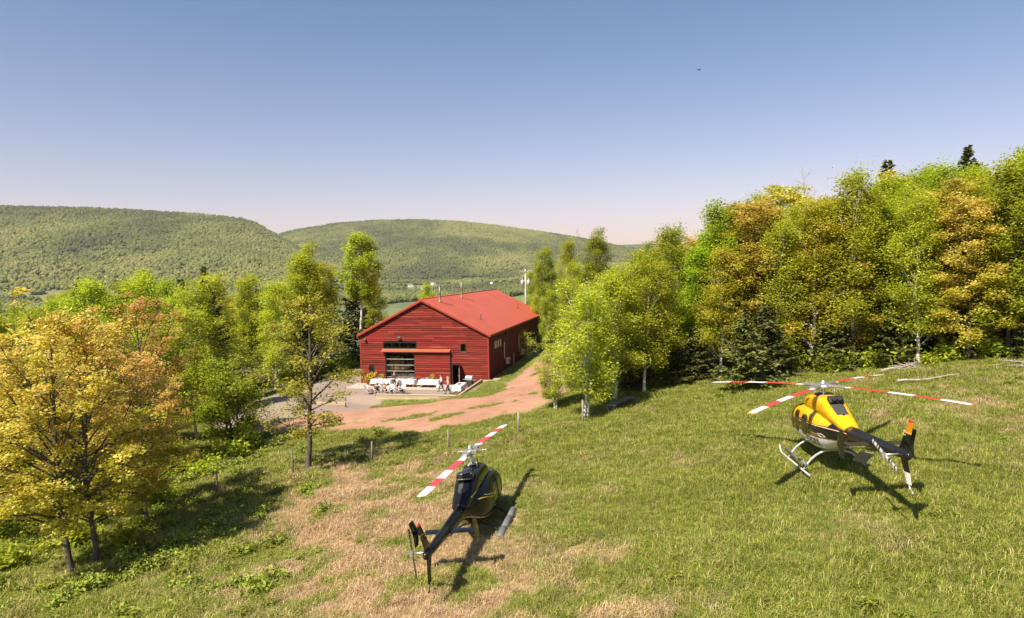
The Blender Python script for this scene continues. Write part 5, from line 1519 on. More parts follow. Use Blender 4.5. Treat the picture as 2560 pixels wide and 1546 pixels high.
# =================================================================== terrace furniture, people
CLOTH = simple('white_cloth', (.66, .645, .635), .85, 0, .06, 3, .15)
WOODT = wood_mat('table_wood', (.30, .16, .08), (.42, .25, .13), (.24, .12, .06), (2, 8, 2), 2.0)
DARKWOOD = wood_mat('weathered_wood', (.12, .10, .085), (.26, .22, .19), (.08, .07, .06), (1, 6, 6), 2.0)
CHAIR_W = simple('white_chair_paint', (.56, .54, .52), .6, 0, .1, 4)
def table(s, t, rz, L, W, z, label, cl_label, h=.75):
    e = bobj('dining_table', s, t, z, rz, label, 'table')
    for i in range(4):
        m = MB(); w = W / 4; m.bbox((-L / 2, -W / 2 + i * w, h - .05), (L / 2, -W / 2 + (i + 1) * w - .008, h - .012)); m.build('plank', WOODT, e)
    for sx in (-1, 1):
        for sy in (-1, 1):
            m = MB(); m.bbox((sx * (L / 2 - .12) - .045, sy * (W / 2 - .1) - .045, 0), (sx * (L / 2 - .12) + .045, sy * (W / 2 - .1) + .045, h - .055)); m.build('leg', WOODT, e, .006)
    m = MB(); m.bbox((-L / 2 + .18, -.05, .16), (L / 2 - .18, .05, .26)); m.build('stretcher', WOODT, e)
    # cloth: grid over the top that falls over the edges with soft folds
    c = bobj('tablecloth', s, t, z, rz, cl_label, 'tablecloth')
    nu, nv = 46, 30; drop = .46; vs = []; a, b = L / 2 + .012, W / 2 + .012
    for j in range(nv + 1):
        for i in range(nu + 1):
            u = -(a + drop) + 2 * (a + drop) * i / nu; v = -(b + drop) + 2 * (b + drop) * j / nv
            ou, ov = max(abs(u) - a, 0), max(abs(v) - b, 0)
            fall = min(math.hypot(ou, ov), drop + .05)
            x = math.copysign(min(abs(u), a), u); y = math.copysign(min(abs(v), b), v)
            out = .02 + .10 * fall + .035 * fall / drop * math.sin(u * 11 + v * 13)
            if ou: x += math.copysign(out, u)
            if ov: y += math.copysign(out, v)
            vs.append((x, y, h + .004 - fall))
    fs = [(j * (nu + 1) + i, j * (nu + 1) + i + 1, (j + 1) * (nu + 1) + i + 1, (j + 1) * (nu + 1) + i) for j in range(nv) for i in range(nu)]
    me = bpy.data.meshes.new('cloth'); me.from_pydata(vs, [], fs); me.polygons.foreach_set('use_smooth', [True] * len(fs)); me.update()
    o = link('cloth', me, c, CLOTH); md = o.modifiers.new('thick', 'SOLIDIFY'); md.thickness = .004; md.offset = 1
    return e
ZT = ZP + .05
table(-4.05, -1.75, 0, 2.1, .85, ZT, 'wooden table under white cloth at the left end by the small window', 'white cloth on the leftmost long table by the barn')
table(-1.45, -1.70, 0, 2.1, .85, ZT, 'wooden table under white cloth before the glazed door', 'white cloth on the table before the glazed door')
table(1.20, -1.75, 0, 2.1, .85, ZT, 'wooden table under white cloth before the sliding door', 'white cloth on the table before the sliding door')
table(5.15, -4.2, 1.63, 2.6, .8, ZP + .02, 'wooden table under white cloth set lengthwise beside the timber wall', 'white cloth on the lengthwise table beside the timber wall')
def thing_at(name, s, t, z, build, label, cat, rz=0, group=None):
    e = bobj(name, s, t, z, rz, label, cat, group); build(e); return e
GLASSY = simple('bottle_green', (.03, .07, .03), .1); CERAM = simple('ceramic_white', (.75, .73, .70), .25); TERRA = simple('terracotta', (.42, .17, .08), .8)
FOOD = simple('food_tan', (.50, .28, .12), .8, 0, .4, 20); PINKF = simple('petal_orange', (.60, .22, .06), .7, 0, .3, 15); BLUEG = simple('slate_blue', (.22, .24, .32), .6)
def bottle(e):
    m = MB(); m.lathe([(.04, 0), (.042, .02), (.042, .19), (.016, .25), (.015, .32), (.018, .325)], n=10); m.build('glass', GLASSY, e)
    m = MB(); m.lathe([(.0428, .06), (.0428, .15)], n=10); m.build('paper_band', CERAM, e)
def bowl(e):
    m = MB(); m.lathe([(.06, 0), (.10, .02), (.15, .09), (.145, .092), (.09, .03)], n=14); m.build('dish', CERAM, e)
    m = MB(); m.ball((0, 0, .06), .11, 10, 0, (1, 1, .5)); m.build('filling', FOOD, e)
def platter(e):
    m = MB(); m.lathe([(.12, 0), (.20, .012), (.21, .02), (.12, .012)], n=18); m.build('plate', CERAM, e)
    for i in range(5):
        m = MB(); a = i * 1.26; m.ball((.09 * math.cos(a), .09 * math.sin(a), .045), .05, 8, 0, (1.2, .8, .7)); m.build('bread_roll', FOOD, e)
def vase(e, mat=None, pot=CERAM, sc=1.0):
    m = MB(); m.lathe([(.05 * sc, 0), (.08 * sc, .05 * sc), (.07 * sc, .13 * sc), (.045 * sc, .18 * sc), (.05 * sc, .2 * sc)], n=12); m.build('pot', pot, e)
    me = clump(int(sc * 50) + 3, 160, .24 * sc, .34 * sc, .07 * sc)
    o = link('foliage', me, e, L_BIRCH); o.location.z = .16 * sc
    g2 = np.random.default_rng(4); C = g2.normal(0, 1, (60, 3)) * [.12 * sc, .12 * sc, .08 * sc] + [0, 0, .38 * sc]
    V, F = leaves_np(g2, C, .075 * sc, .4, 1.0); link('blossom', np_mesh('blossom', V, F), e, mat or PINKF)
def carton(e):
    m = MB(); m.bbox((-.14, -.09, 0), (.14, .09, .20)); m.build('box', BLUEG, e, .006)
    m = MB(); m.bbox((-.145, -.095, .202), (.145, .095, .222)); m.build('lid', BLUEG, e, .004)
zt_ = ZT + .758
for nm, s, t, f, lab, cat in [
    ('flower_vase', -4.15, -1.6, vase, 'orange flower arrangement on the leftmost table', 'flowers'),
    ('serving_bowl', -4.75, -1.75, bowl, 'white bowl at the left end of the leftmost table', 'bowl'),
    ('platter', -3.55, -1.85, platter, 'platter of rolls on the leftmost table right of the flowers', 'platter'),
    ('bottle', -4.5, -1.55, bottle, 'green bottle beside the flowers on the leftmost table', 'bottle'),
    ('platter', -1.5, -1.75, platter, 'platter of rolls in the middle of the table before the glazed door', 'platter'),
    ('serving_bowl', -1.0, -1.8, bowl, 'white bowl on the table before the glazed door', 'bowl'),
    ('carton', -.72, -1.6, carton, 'slate carton at the right end of the table before the glazed door', 'box'),
    ('serving_bowl', .55, -1.8, bowl, 'white bowl at the left end of the table before the sliding door', 'bowl'),
    ('carton', .92, -1.6, carton, 'slate carton on the table before the sliding door', 'box'),
    ('flower_vase', 1.45, -1.6, vase, 'flower arrangement on the table before the sliding door', 'flowers'),
    ('platter', 1.95, -1.75, platter, 'platter of rolls at the right end of the table before the sliding door', 'platter'),
    ('bottle', 1.25, -1.9, bottle, 'green bottle on the table before the sliding door', 'bottle')]:
    thing_at(nm, s, t, zt_, f, lab, cat)
def tray(e):
    m = MB(); m.bbox((-.3, -.19, 0), (.3, .19, .03)); m.build('tray_base', P_DARK, e, .01)
    m = MB(); frame(m, -.3, .3, -.19, .19, .02, .03, .045); 
    for i, v in enumerate(m.v): m.v[i] = (v[0], v[2], v[1])
    m.build('rim', P_DARK, e)
thing_at('serving_tray', 5.1, -4.0, ZP + .02 + .758, tray, 'dark tray on the lengthwise table', 'tray', 1.6)
thing_at('potted_plant', -5.55, -1.5, ZT, lambda e: vase(e, PINKF, TERRA, 2.6), 'rust-coloured potted plant at the left end of the terrace', 'plant')
def pouf(e):
    m = MB(); m.lathe([(.10, 0), (.30, .03), (.36, .16), (.33, .30), (.18, .40), (.02, .42)], n=18); m.build('cover', simple('cream_fabric', (.66, .56, .44), .9), e)
    m = MB(); m.ball((0, 0, .425), .03, 8); m.build('button', simple('tan_fabric', (.45, .32, .2), .9), e)
thing_at('pouf', 2.55, -2.6, ZT, pouf, 'round cream pouf at the right end of the table before the sliding door', 'pouf')
# grill
def grill(e):
    m = MB(); m.bbox((-.34, -.25, .12), (.34, .25, .70)); m.build('cabinet', simple('grill_black', (.03, .03, .03), .5), e, .015)
    m = MB(); m.bbox((-.38, -.28, .705), (.38, .28, .82)); m.build('firebox', STEEL, e, .015)
    pr = [(-.28, .825), (-.28, .98), (-.22, 1.10), (-.08, 1.17), (.10, 1.17), (.22, 1.08), (.27, .95), (.27, .825)]
    m = MB(); m.prism(pr, 'x', -.37, .37); m.build('lid', simple('grill_lid', (.66, .66, .66), .35, .4), e, .02)
    m = MB(); m.tube([(-.28, -.33, .98), (.28, -.33, .98)], .014, 6); m.tube([(-.28, -.33, .98), (-.28, -.27, .98)], .01, 6); m.tube([(.28, -.33, .98), (.28, -.27, .98)], .01, 6); m.build('lid_handle', STEEL, e)
    for sx in (-1, 1):
        m = MB(); m.bbox((sx * .56 - .16, -.22, .74), (sx * .56 + .16, .22, .78)); m.build('side_shelf', STEEL, e, .006)
        for sy in (-1, 1):
            m = MB(); m.bbox((sx * .31 - .025, sy * .22 - .025, 0), (sx * .31 + .025, sy * .22 + .025, .118)); m.build('leg', STEEL, e)
    for i in range(4):
        m = MB(); m.tube([(-.24 + i * .16, -.282, .76), (-.24 + i * .16, -.315, .76)], .025, 10); m.build('knob', P_DARK, e)
thing_at('gas_grill', 5.35, -1.1, ZP + .02, grill, 'silver-lidded gas grill in the corner right of the open door', 'grill', -.2)

# Adirondack chairs
def adirondack():
    e = empty('adirondack_chair', (0, 0, 0)); P = []
    def add(nm, m): P.append(m.build(nm, CHAIR_W, e, .004))
    for i in range(5):                                   # seat slats
        y = -.28 + i * .125; z = .36 - i * .032
        m = MB(); m.box((0, y, z), (.52, .105, .02), M=Matrix.Rotation(-.25, 3, 'X')); add('seat_slat', m)
    for i in range(5):                                   # fanned back slats
        x = (i - 2) * .105; m = MB(); L = .86 - .05 * abs(i - 2) ** 1.5
        M = Matrix.Rotation(-.42, 3, 'X') @ Matrix.Rotation((i - 2) * .05, 3, 'Y')
        m.box(Vector((x, .26, .24)) + M @ Vector((0, 0, L / 2)), (.095, .02, L), M=M); add('back_slat', m)
    for sx in (-1, 1):
        m = MB(); m.box((sx * .34, -.02, .57), (.12, .70, .022)); add('armrest', m)
        m = MB(); m.box((sx * .29, -.32, .28), (.03, .10, .56)); add('leg', m)
        m = MB(); m.box((sx * .28, .10, .19), (.028, .95, .10), M=Matrix.Rotation(-.30, 3, 'X')); add('leg', m)
    m = MB(); m.box((0, .36, .52), (.62, .03, .07)); add('back_rail', m)
    return e
def copy_tree(o, parent=None):
    c = o.copy(); COL.objects.link(c); c.parent = parent
    for ch in o.children: copy_tree(ch, c)
    return c
chairs = [(-3.55, -6.15, 2.5, 'white slatted chair nearest the left end of the timber wall'), (-3.15, -4.6, 3.4, 'white slatted chair with its back to the leftmost table'),
          (-1.05, -5.0, -2.3, 'white slatted chair turned sideways in the middle of the group'), (-2.55, -6.5, .3, 'white slatted chair behind the timber wall, back to the field'), (-1.35, -6.45, -.15, 'white slatted chair right of the one behind the timber wall'),
          (-.35, -6.2, -.5, 'white slatted chair at the right end of the seated group')]
ch0 = adirondack(); base = ch0
for i, (s, t, rz, lab) in enumerate(chairs):
    o = base if i == 0 else copy_tree(base)
    x, y = bar(s, t); o.location = (x, y, ZP + .02); o.rotation_euler = (0, 0, BYAW + rz)   # front of the seat looks along local -y
    tag(o, lab, 'chair', 'white slatted chairs on the terrace')

# people: continuous skinned figures, clothes as children
SKIN_T = [simple('skin_light', (.55, .30, .20), .6), simple('skin_tan', (.42, .22, .14), .6)]
def skin_obj(name, chains, mat, parent, sub=2):
    """chains: list of [(x,y,z,r), ...]; the first point of a chain may repeat an earlier point to join it"""
    bm = bmesh.new(); lay = bm.verts.layers.skin.verify(); seen = {}
    first = True
    for c in chains:
        prev = None
        for x, y, z, r in c:
            key = (round(x, 4), round(y, 4), round(z, 4))
            v = seen.get(key)
            if v is None:
                v = bm.verts.new((x, y, z)); rr = r if isinstance(r, tuple) else (r, r)
                v[lay].radius = rr; v[lay].use_root = first; first = False; seen[key] = v
            if prev is not None and prev is not v and not bm.edges.get((prev, v)): bm.edges.new((prev, v))
            prev = v
    me = bpy.data.meshes.new(name); bm.to_mesh(me); bm.free()
    o = link(name, me, parent, mat)
    o.modifiers.new('skin', 'SKIN').use_smooth_shade = True
    s = o.modifiers.new('sub', 'SUBSURF'); s.levels = sub; s.render_levels = sub
    return o
def person(s, t, rz, pose, shirt, pants, hair, label, skin=0, long_hair=False, z=ZP + .02):
    """local frame: the person looks along -y; x to the person's own right is -x"""
    e = bobj('person', s, t, z, rz, label, 'person')
    J = {}
    if pose in ('stand', 'walk', 'reach'):
        lean = {'stand': 0, 'walk': -.04, 'reach': -.16}[pose]
        J.update(pel=(0, 0, .95), ch=(0, lean * .8, 1.28), nk=(0, lean * 1.1, 1.47), hd=(0, lean * 1.3 - .02, 1.60), tp=(0, lean * 1.3 - .01, 1.70))
        st = .26 if pose == 'walk' else .05
        legs = [((.09, 0, .92), (.10, -st * .6 - .03, .50), (.10, -st, .09)), ((-.09, 0, .92), (-.10, st * .2 - .03, .50), (-.10, st, .09))]
        sh = 1.40; ya = lean * 1.0
        if pose == 'stand': arms = [((.19, ya, sh), (.24, ya - .05, 1.15), (.10, ya - .28, 1.28)), ((-.19, ya, sh), (-.25, ya, 1.13), (-.22, ya - .12, .92))]
        elif pose == 'walk': arms = [((.19, ya, sh), (.25, ya + .10, 1.15), (.24, ya - .08, .95)), ((-.19, ya, sh), (-.24, ya - .06, 1.15), (-.12, ya - .28, 1.20))]
        else: arms = [((.19, ya, sh), (.22, ya - .20, 1.18), (.14, ya - .42, 1.10)), ((-.19, ya, sh), (-.22, ya - .20, 1.18), (-.14, ya - .42, 1.10))]
    else:                                                 # seated, leaning back a little
        J.update(pel=(0, .06, .44), ch=(0, .16, .78), nk=(0, .19, .97), hd=(0, .16, 1.10), tp=(0, .17, 1.20))
        legs = [((.09, .04, .43), (.13, -.38, .47), (.13, -.46, .09)), ((-.09, .04, .43), (-.13, -.38, .47), (-.13, -.46, .09))]
        arms = [((.19, .16, .91), (.27, .04, .68), (.22, -.20, .64)), ((-.19, .16, .91), (-.27, .04, .68), (-.22, -.20, .64))]
    P = lambda k, r: (*J[k], r)
    ch = [[P('pel', .12), P('ch', (.13, .10)), P('nk', .055), P('hd', (.085, .10)), P('tp', (.07, .08))]]
    hd = Vector(J['hd'])
    ch.append([P('hd', .1), (hd.x, hd.y - .115, hd.z - .015, .014)])                       # nose
    for sg in (1, -1): ch.append([P('hd', .1), (hd.x + sg * .092, hd.y + .01, hd.z, .018)])  # ears
    for a in arms:
        A, B, C = [Vector(q) for q in a]
        ch.append([P('ch', .12), (*A, .058), (*B, .042), (*C, .028)])
        d = (C - B).normalized(); sd = d.cross(Vector((0, 0, 1))); sd = sd.normalized() if sd.length > .1 else Vector((1, 0, 0))
        palm = C + d * .07
        ch.append([(*C, .028), (*palm, (.036, .02))])
        for i in range(4):
            f0 = palm + d * .03 + sd * (i - 1.5) * .019; ln = (.062, .072, .068, .052)[i]
            ch.append([(*palm, .03), (*f0, .0095), (*(f0 + d * ln * .55 - Vector((0, 0, .008))), .009), (*(f0 + d * ln - Vector((0, 0, .03))), .008)])
        th = C + d * .03 + sd * .034
        ch.append([(*C, .028), (*th, .011), (*(th + d * .04 + sd * .015), .009)])
    for l in legs:
        A, B, C = [Vector(q) for q in l]
        ch.append([P('pel', .12), (*A, .09), (*B, .062), (*C, .042)])
    skin_obj('body', ch, SKIN_T[skin], e, 1)
    # shirt: torso and sleeves
    top = [[(*(Vector(J['pel']) + Vector((0, 0, .03))), (.15, .125)), (*J['ch'], (.165, .125)), (*(Vector(J['nk']) - Vector((0, 0, .05))), .075)]]
    for a in arms: top.append([(*J['ch'], .15), (*a[0], .075), (*a[1], .056), (*(Vector(a[1]).lerp(Vector(a[2]), .7)), .042)])
    skin_obj('shirt', top, shirt, e, 1)
    tr = [[(*J['pel'], (.155, .13)), (*(Vector(J['pel']) - Vector((0, 0, .05))), .13)]]
    for l in legs: tr.append([(*J['pel'], .14), (*l[0], .105), (*l[1], .075), (*(Vector(l[1]).lerp(Vector(l[2]), .92)), .058)])
    skin_obj('trousers', tr, pants, e, 1)
    for l in legs:
        m = MB(); c = Vector(l[2]); m.ball((c.x, c.y - .06, c.z - .035), .06, 10, 0, (.75, 2.2, .85)); m.build('shoe', simple('shoe_dark', (.05, .035, .03), .6), e)
    m = MB(); m.ball((hd.x, hd.y + .022, hd.z + .045), .108, 12, 0, (.92, 1.0, .98))
    if long_hair: m.tube([(hd.x, hd.y + .07, hd.z + .08), (hd.x, hd.y + .11, hd.z - .08), (hd.x, hd.y + .10, hd.z - .30)], [.09, .095, .05], 8)
    m.build('hair', hair, e)
C_DARK = simple('charcoal_cloth', (.035, .035, .04), .85); C_WHITE = simple('white_shirt', (.72, .70, .68), .8); C_JEAN = simple('blue_denim', (.075, .095, .15), .85)
C_TAN = simple('tan_top', (.58, .40, .30), .85); C_BLACK = simple('black_cloth', (.015, .015, .017), .85); C_PINK = simple('pale_pink_top', (.62, .48, .47), .85); C_RUST = simple('rust_top', (.50, .24, .12), .85)
H_BROWN = simple('brown_hair', (.05, .028, .015), .6); H_BLOND = simple('blond_hair', (.42, .27, .12), .6); H_BLACK = simple('black_hair', (.012, .010, .009), .5); H_GREY = simple('shaved_hair', (.28, .17, .12), .6)
person(-2.2, -3.0, -2.9, 'reach', C_DARK, C_BLACK, H_GREY, 'person in charcoal top leaning over the table before the glazed door', z=ZT)
person(3.2, -3.9, -1.4, 'walk', C_WHITE, C_JEAN, H_BROWN, 'person in white shirt and jeans walking across the terrace')
person(4.35, -5.35, -1.25, 'walk', C_TAN, C_JEAN, H_BLOND, 'fair-haired person in tan top and jeans near the lengthwise table', long_hair=True)
seat_z = ZP - .02
person(-3.55, -6.15, 2.5, 'sit', C_WHITE, C_TAN, H_BROWN, 'person in white seated nearest the left end of the timber wall', z=seat_z)
person(-2.55, -6.5, .3 + 3.14, 'sit', C_BLACK, C_BLACK, H_BLACK, 'person in black seated behind the timber wall', z=seat_z, skin=1)
person(-1.35, -6.45, -.15 + 3.14, 'sit', C_WHITE, C_JEAN, H_BLACK, 'person in white shirt seated with back to the field', z=seat_z)
person(-1.05, -5.0, -2.3, 'sit', C_PINK, C_TAN, H_BLOND, 'fair-haired person in pale pink seated sideways in the group', z=seat_z)
person(-.35, -6.2, -.5 + 3.14, 'sit', C_PINK, C_DARK, H_BLACK, 'person with long dark hair seated at the right end of the group', long_hair=True, z=seat_z)
person(-1.95, -6.0, 2.9, 'sit', C_RUST, C_DARK, H_BLOND, 'person in rust-coloured top seated on the ground-level stool', z=seat_z)
e = bobj('stool', -1.95, -6.0, ZP + .02, 0, 'small wooden stool in the middle of the seated group', 'stool')
m = MB(); m.lathe([(.18, .34), (.19, .36), (.18, .385)], n=14); m.build('seat', WOODT, e)
for i in range(3):
    a = i * 2.1; m = MB(); m.tube([(.10 * math.cos(a), .10 * math.sin(a), .34), (.17 * math.cos(a), .17 * math.sin(a), 0)], .018, 6); m.build('leg', WOODT, e)
# dried planting along the inside of the timber arm
me = [clump(60 + i, 110, .26, .34, .075) for i in range(2)]
for q in me: q.materials.append(leaf_mat('dried_planting', [(.20, .12, .10), (.38, .27, .22), (.55, .42, .34)], (.5, .2, .15))) if not q.materials else None
pts = []
for i in range(26):
    s_, t_ = 5.72 + random.uniform(-.28, .1) - .06 * (1 - i / 26), -6.85 + i * .10; x, y = bar(s_ - .25, t_); pts.append((x, y, ZP + .02))
scatter('planting', me, np.array(pts), np.random.default_rng(3).uniform(.5, 1.0, 26), np.zeros(26), np.random.default_rng(4).uniform(0, 6, 26), None, 'dried pale planting along the inside of the timber wall', 'planting')

# =================================================================== in and around the field
POST = wood_mat('grey_fence_wood', (.17, .14, .115), (.34, .29, .24), (.11, .09, .075), (6, 6, 1), 2.0)
for i, (x, y, h, tl) in enumerate([(-16.74, 37.73, 1.32, .02), (-12.7, 38.48, 1.5, -.04), (-8.37, 39.43, 1.32, .03), (-3.94, 40.11, 1.22, -.02), (.25, 41.51, 1.4, .05), (4.25, 41.8, 1.42, 0.)]):
    w = ['in the shade left of the lone maple', 'close beside the trunk of the lone maple', 'right of the lone maple by the shaded bank', 'behind the black helicopter near the dirt track', 'beside the far tip of the black rotor', 'in front of the multi-stemmed birch']
    e = empty('fence_post', (x, y, gz(x, y)), random.uniform(0, 6), 'weathered wooden fence post ' + w[i], 'fence post', 'posts of the old field fence')
    m = MB(); m.tube([(0, 0, -.4), (tl * .3, 0, h * .5), (tl, tl * .4, h)], [.062, .058, .052], 8); m.build('post', POST, e)
    m = MB(); m.lathe([(.0535, -.004), (.045, .018), (.0, .022)], (tl, tl * .4, h), 8); m.build('top', POST, e)
e = empty('wooden_bench', (7.0, 44.4, gz(7.0, 44.4)), .97, 'long weathered wooden bench in the grass below the birches', 'bench')
for i in range(3):
    m = MB(); m.bbox((-1.75, -.27 + i * .185, .42), (1.75, -.27 + i * .185 + .17, .465)); m.build('plank', DARKWOOD, e, .006)
for sx in (-1.45, 1.45):
    for sg in (-1, 1):
        m = MB(); m.box((sx, sg * .20, .20), (.09, .06, .52), M=Matrix.Rotation(-sg * .38, 3, 'X')); m.build('leg', POST, e)
m = MB(); m.bbox((-1.4, -.03, .22), (1.4, .03, .32)); m.build('stretcher', DARKWOOD, e)
# fallen trunks and a brush pile at the right edge of the field
for i, (a, b, r, lab) in enumerate([((23.0, 40.6), (26.3, 40.0), .07, 'pale fallen trunk lying at the right edge of the field'), ((24.0, 44.3), (27.0, 44.8), .08, 'grey fallen trunk at the foot of the wood at right')]):
    e = empty('fallen_log', (a[0], a[1], gz(*a)), 0, lab, 'log')
    pts = []
    for k in range(7):
        u = k / 6; x, y = a[0] + (b[0] - a[0]) * u, a[1] + (b[1] - a[1]) * u + .12 * math.sin(k * 1.7); pts.append((x - a[0], y - a[1], gz(x, y) - gz(*a) + .12 + r))
    m = MB(); m.tube(pts, [r * (1.2 - .6 * k / 6) for k in range(7)], 8); m.build('log', B_DEAD, e)
    m = MB()
    for k in (2, 4, 5): p = Vector(pts[k]); m.tube([p, p + Vector((random.uniform(-.3, .3), random.uniform(-.3, .3), random.uniform(.2, .5)))], [.022, .008], 5)
    m.build('branch_stub', B_DEAD, e)
rs = random.Random(8)
for bi, (bx, by, lab) in enumerate([(26.0, 44.0, 'heap of dead branches at the foot of the wood behind the helicopter'), (30.2, 40.2, 'heap of dead branches at the far right edge of the field')]):
    e = empty('brush_pile', (bx, by, gz(bx, by)), 0, lab, 'brush pile')
    for k in range(16):
        a = rs.uniform(0, 6.28); L = rs.uniform(.5, 1.3); o_ = (rs.uniform(-.8, .8), rs.uniform(-.4, .4), rs.uniform(.05, .4))
        m = MB(); m.tube([(o_[0] - L * math.cos(a), o_[1] - L * math.sin(a) * .6, max(.03, o_[2] - .1)), o_, (o_[0] + L * math.cos(a), o_[1] + L * math.sin(a) * .6, o_[2] + rs.uniform(-.1, .35))], [.035, .028, .01], 5); m.build('branch', B_DEAD, e)
# bush beside the barn wall
kind('wall_bush', deciduous(401, 3.2, 1.5, .15, 16, (.4, 1.1), 900, .11, .25, .8, stems=3, spread=.6, gap=.5, trunk_r=.04), B_DEAD, L_BIRCH)
x, y = bar(8.3, 16.5); o = tree('wall_bush', x, y, 1.0, 0, 'half-bare bush against the shaded side wall of the barn'); o.name = 'bush'; o['category'] = 'bush'
# utility pole behind the barn
px_, py_ = 2.35, 115.0
e = empty('utility_pole', (px_, py_, gz(px_, py_)), .35, 'wooden utility pole with two transformers beyond the barn roof', 'utility pole')
zb = gz(px_, py_); H = 11.75 - zb - .1
POLE_M = wood_mat('pole_wood', (.30, .26, .22), (.46, .41, .36), (.22, .18, .15), (5, 5, .6), 1.5)
m = MB(); m.tube([(0, 0, -.5), (0, 0, H * .5), (0, 0, H)], [.19, .165, .13], 12); m.build('pole', POLE_M, e)
m = MB(); m.bbox((-1.05, -.20, H - .42), (1.05, -.135, H - .30)); ca = m.build('crossarm', POLE_M, e)
for xx in (-.95, -.5, .5, .95):
    m = MB(); m.lathe([(.03, 0), (.06, .05), (.045, .1), (.06, .14), (.02, .19)], (xx, -.168, H - .30), 8); m.build('insulator', WHITE_PL, ca)
for sx in (-1, 1):
    tf = empty('transformer', (0, 0, 0)); tf.parent = e
    m = MB(); m.lathe([(.18, 0), (.27, .04), (.28, .85), (.24, .92), (.10, .96)], (sx * .55, 0, H - 2.75), 14); m.build('tank', simple('transformer_grey', (.55, .55, .55), .45, .2), tf)
    m = MB(); m.lathe([(.04, .9), (.07, .98), (.05, 1.05), (.07, 1.12), (.03, 1.25)], (sx * .55, 0, H - 2.75), 8); m.build('bushing', WHITE_PL, tf)
    m = MB(); m.bbox((min(sx * .13, sx * .30), -.05, H - 2.4), (max(sx * .13, sx * .30), .05, H - 2.3)); m.build('bracket', STEEL, tf)
# far houses in the valley
HW_M = simple('house_white', (.72, .70, .67), .7); HR_M = simple('house_roof', (.16, .14, .13), .8); HP_M = simple('house_pane', (.05, .06, .07), .2)
H_POS = [(-.245, 1720, 'white'), (-.165, 1850, 'white'), (-.148, 2080, 'white'), (-.172, 1640, 'cream'), (-.128, 1760, 'white'), (-.115, 2200, 'white'), (-.085, 2050, 'cream'), (-.050, 2350, 'white'), (-.028, 2000, 'white'), (.030, 2300, 'white'), (.052, 1900, 'cream'), (.095, 2250, 'white'), (.118, 2100, 'white')]
for i, (q, y, col) in enumerate(sorted(H_POS)):
    x = q * y; L, W = 15 + (i * 7) % 9, 9 + (i * 5) % 4
    e = empty('farmhouse', (x, y, gz(x, y)), (i * 1.7) % 3.1, f'tiny {col} house far down in the valley, {ORD[i]} house from the left', 'house', 'houses in the valley')
    m = MB(); m.bbox((-L / 2, -W / 2, -3), (L / 2, W / 2, 5.5)); m.prism([(-W / 2, 5.5), (W / 2, 5.5), (0, 9.0)], 'x', -L / 2, L / 2); m.build('wall', HW_M if col == 'white' else simple('house_cream', (.6, .52, .42), .7), e)
    for sg in (-1, 1):
        m = MB(); m.add([(-L / 2 - .5, 0, 9.25), (L / 2 + .5, 0, 9.25), (L / 2 + .5, sg * (W / 2 + .6), 5.25), (-L / 2 - .5, sg * (W / 2 + .6), 5.25), (-L / 2 - .5, 0, 9.0), (L / 2 + .5, 0, 9.0), (L / 2 + .5, sg * (W / 2 + .6), 5.0), (-L / 2 - .5, sg * (W / 2 + .6), 5.0)],
                         [(0, 1, 2, 3), (7, 6, 5, 4), (0, 4, 5, 1), (2, 6, 7, 3), (1, 5, 6, 2), (3, 7, 4, 0)]); m.build('roof', HR_M, e)
    for k in range(3):
        for sg in (-1, 1):
            m = MB(); xx = -L / 2 + L * (k + .5) / 3; m.bbox((xx - .7, min(sg * W / 2, sg * (W / 2 + .05)), 1.2), (xx + .7, max(sg * W / 2, sg * (W / 2 + .05)), 3.0)); m.build('window', HP_M, e)
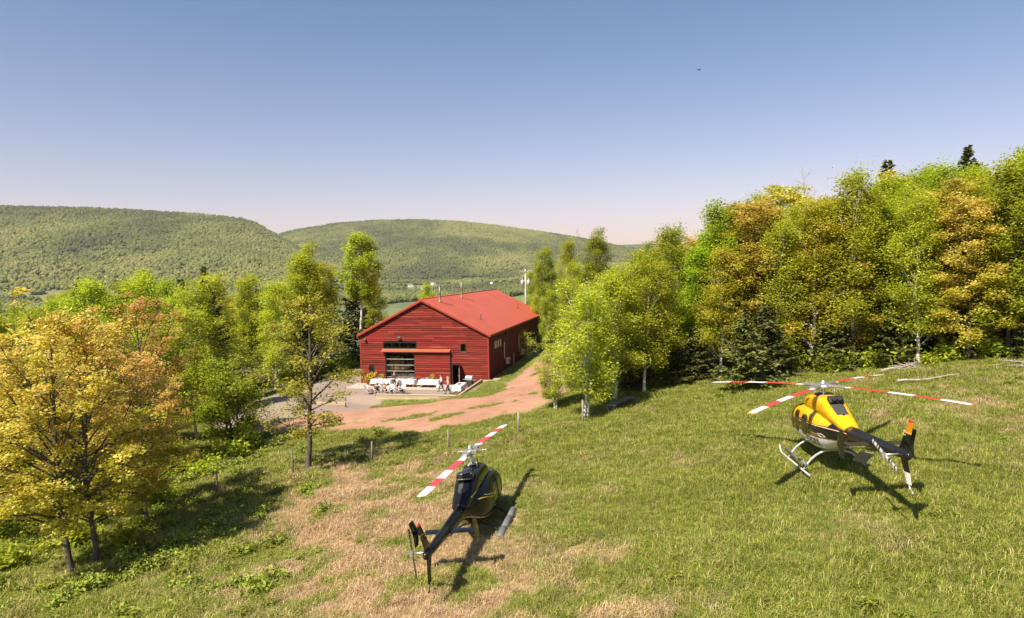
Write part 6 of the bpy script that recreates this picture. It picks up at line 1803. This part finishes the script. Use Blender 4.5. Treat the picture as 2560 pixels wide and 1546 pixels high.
# a bird high over the wood
e = empty('bird', (.2755 * 170, 170, 11.34 + .2845 * 170), .4, 'tiny dark bird flying in the blue sky above the wood', 'bird')
BIRD = simple('dark_feather', (.03, .028, .03), .8)
m = MB(); prof = [(-.42, .02), (-.30, .07), (-.05, .11), (.18, .10), (.30, .065), (.38, .06), (.46, .015)]
m.tube([(p, 0, .01 * i) for i, (p, r) in enumerate(prof)], [r for p, r in prof], 10)
for sg in (-1, 1):
    m.add([(.14, sg * .06, .04), (-.12, sg * .06, .03), (-.16, sg * .42, .16), (.12, sg * .40, .18), (.02, sg * .85, .10), (-.14, sg * .80, .09), (.14, sg * .06, .02), (-.12, sg * .06, .015), (-.16, sg * .42, .145), (.12, sg * .40, .16), (.02, sg * .85, .09), (-.14, sg * .80, .08)],
          [(0, 1, 2, 3), (3, 2, 5, 4), (7, 6, 9, 8), (8, 9, 10, 11), (0, 3, 9, 6), (3, 4, 10, 9), (2, 1, 7, 8), (5, 2, 8, 11), (4, 5, 11, 10)])
m.add([(-.38, -.03, .02), (-.38, .03, .02), (-.66, .12, .02), (-.66, -.12, .02), (-.38, 0, .0)], [(0, 1, 2, 3), (1, 4, 2), (0, 3, 4), (3, 2, 4)])
m.build('bird_body', BIRD, e)

# the wood goes on past the right edge of the picture
for i, (x, y, k, h) in enumerate([(37.2, 46.0, 'aspen', 11.5), (40.2, 49.0, 'birch', 12), (42.6, 52.5, 'maple', 11.5), (41.0, 46.5, 'aspen', 11)]):
    tree(k, x, y, h, label=f'leafy {k} continuing the wood at the very right edge, {ORD[i]} outward', group='trees continuing the wood at the right edge')

# =================================================================== air
def haze_box():
    m = MB(); m.bbox((-7500, -600, -120), (7500, 9200, 520))
    o = m.build('haze', [], None)
    t = NT('haze'); 
    v = t.n.new('ShaderNodeVolumePrincipled'); v.inputs['Color'].default_value = (.95, .92, .90, 1); v.inputs['Density'].default_value = HAZE_D; v.inputs['Anisotropy'].default_value = .2
    t.l.new(v.outputs[0], t.out.inputs['Volume'])
    o.data.materials.append(t.mat); tag(o, 'thin bright haze in the air over the valley', 'haze', None, 'stuff')
HAZE_D = 4.5e-5
haze_box()
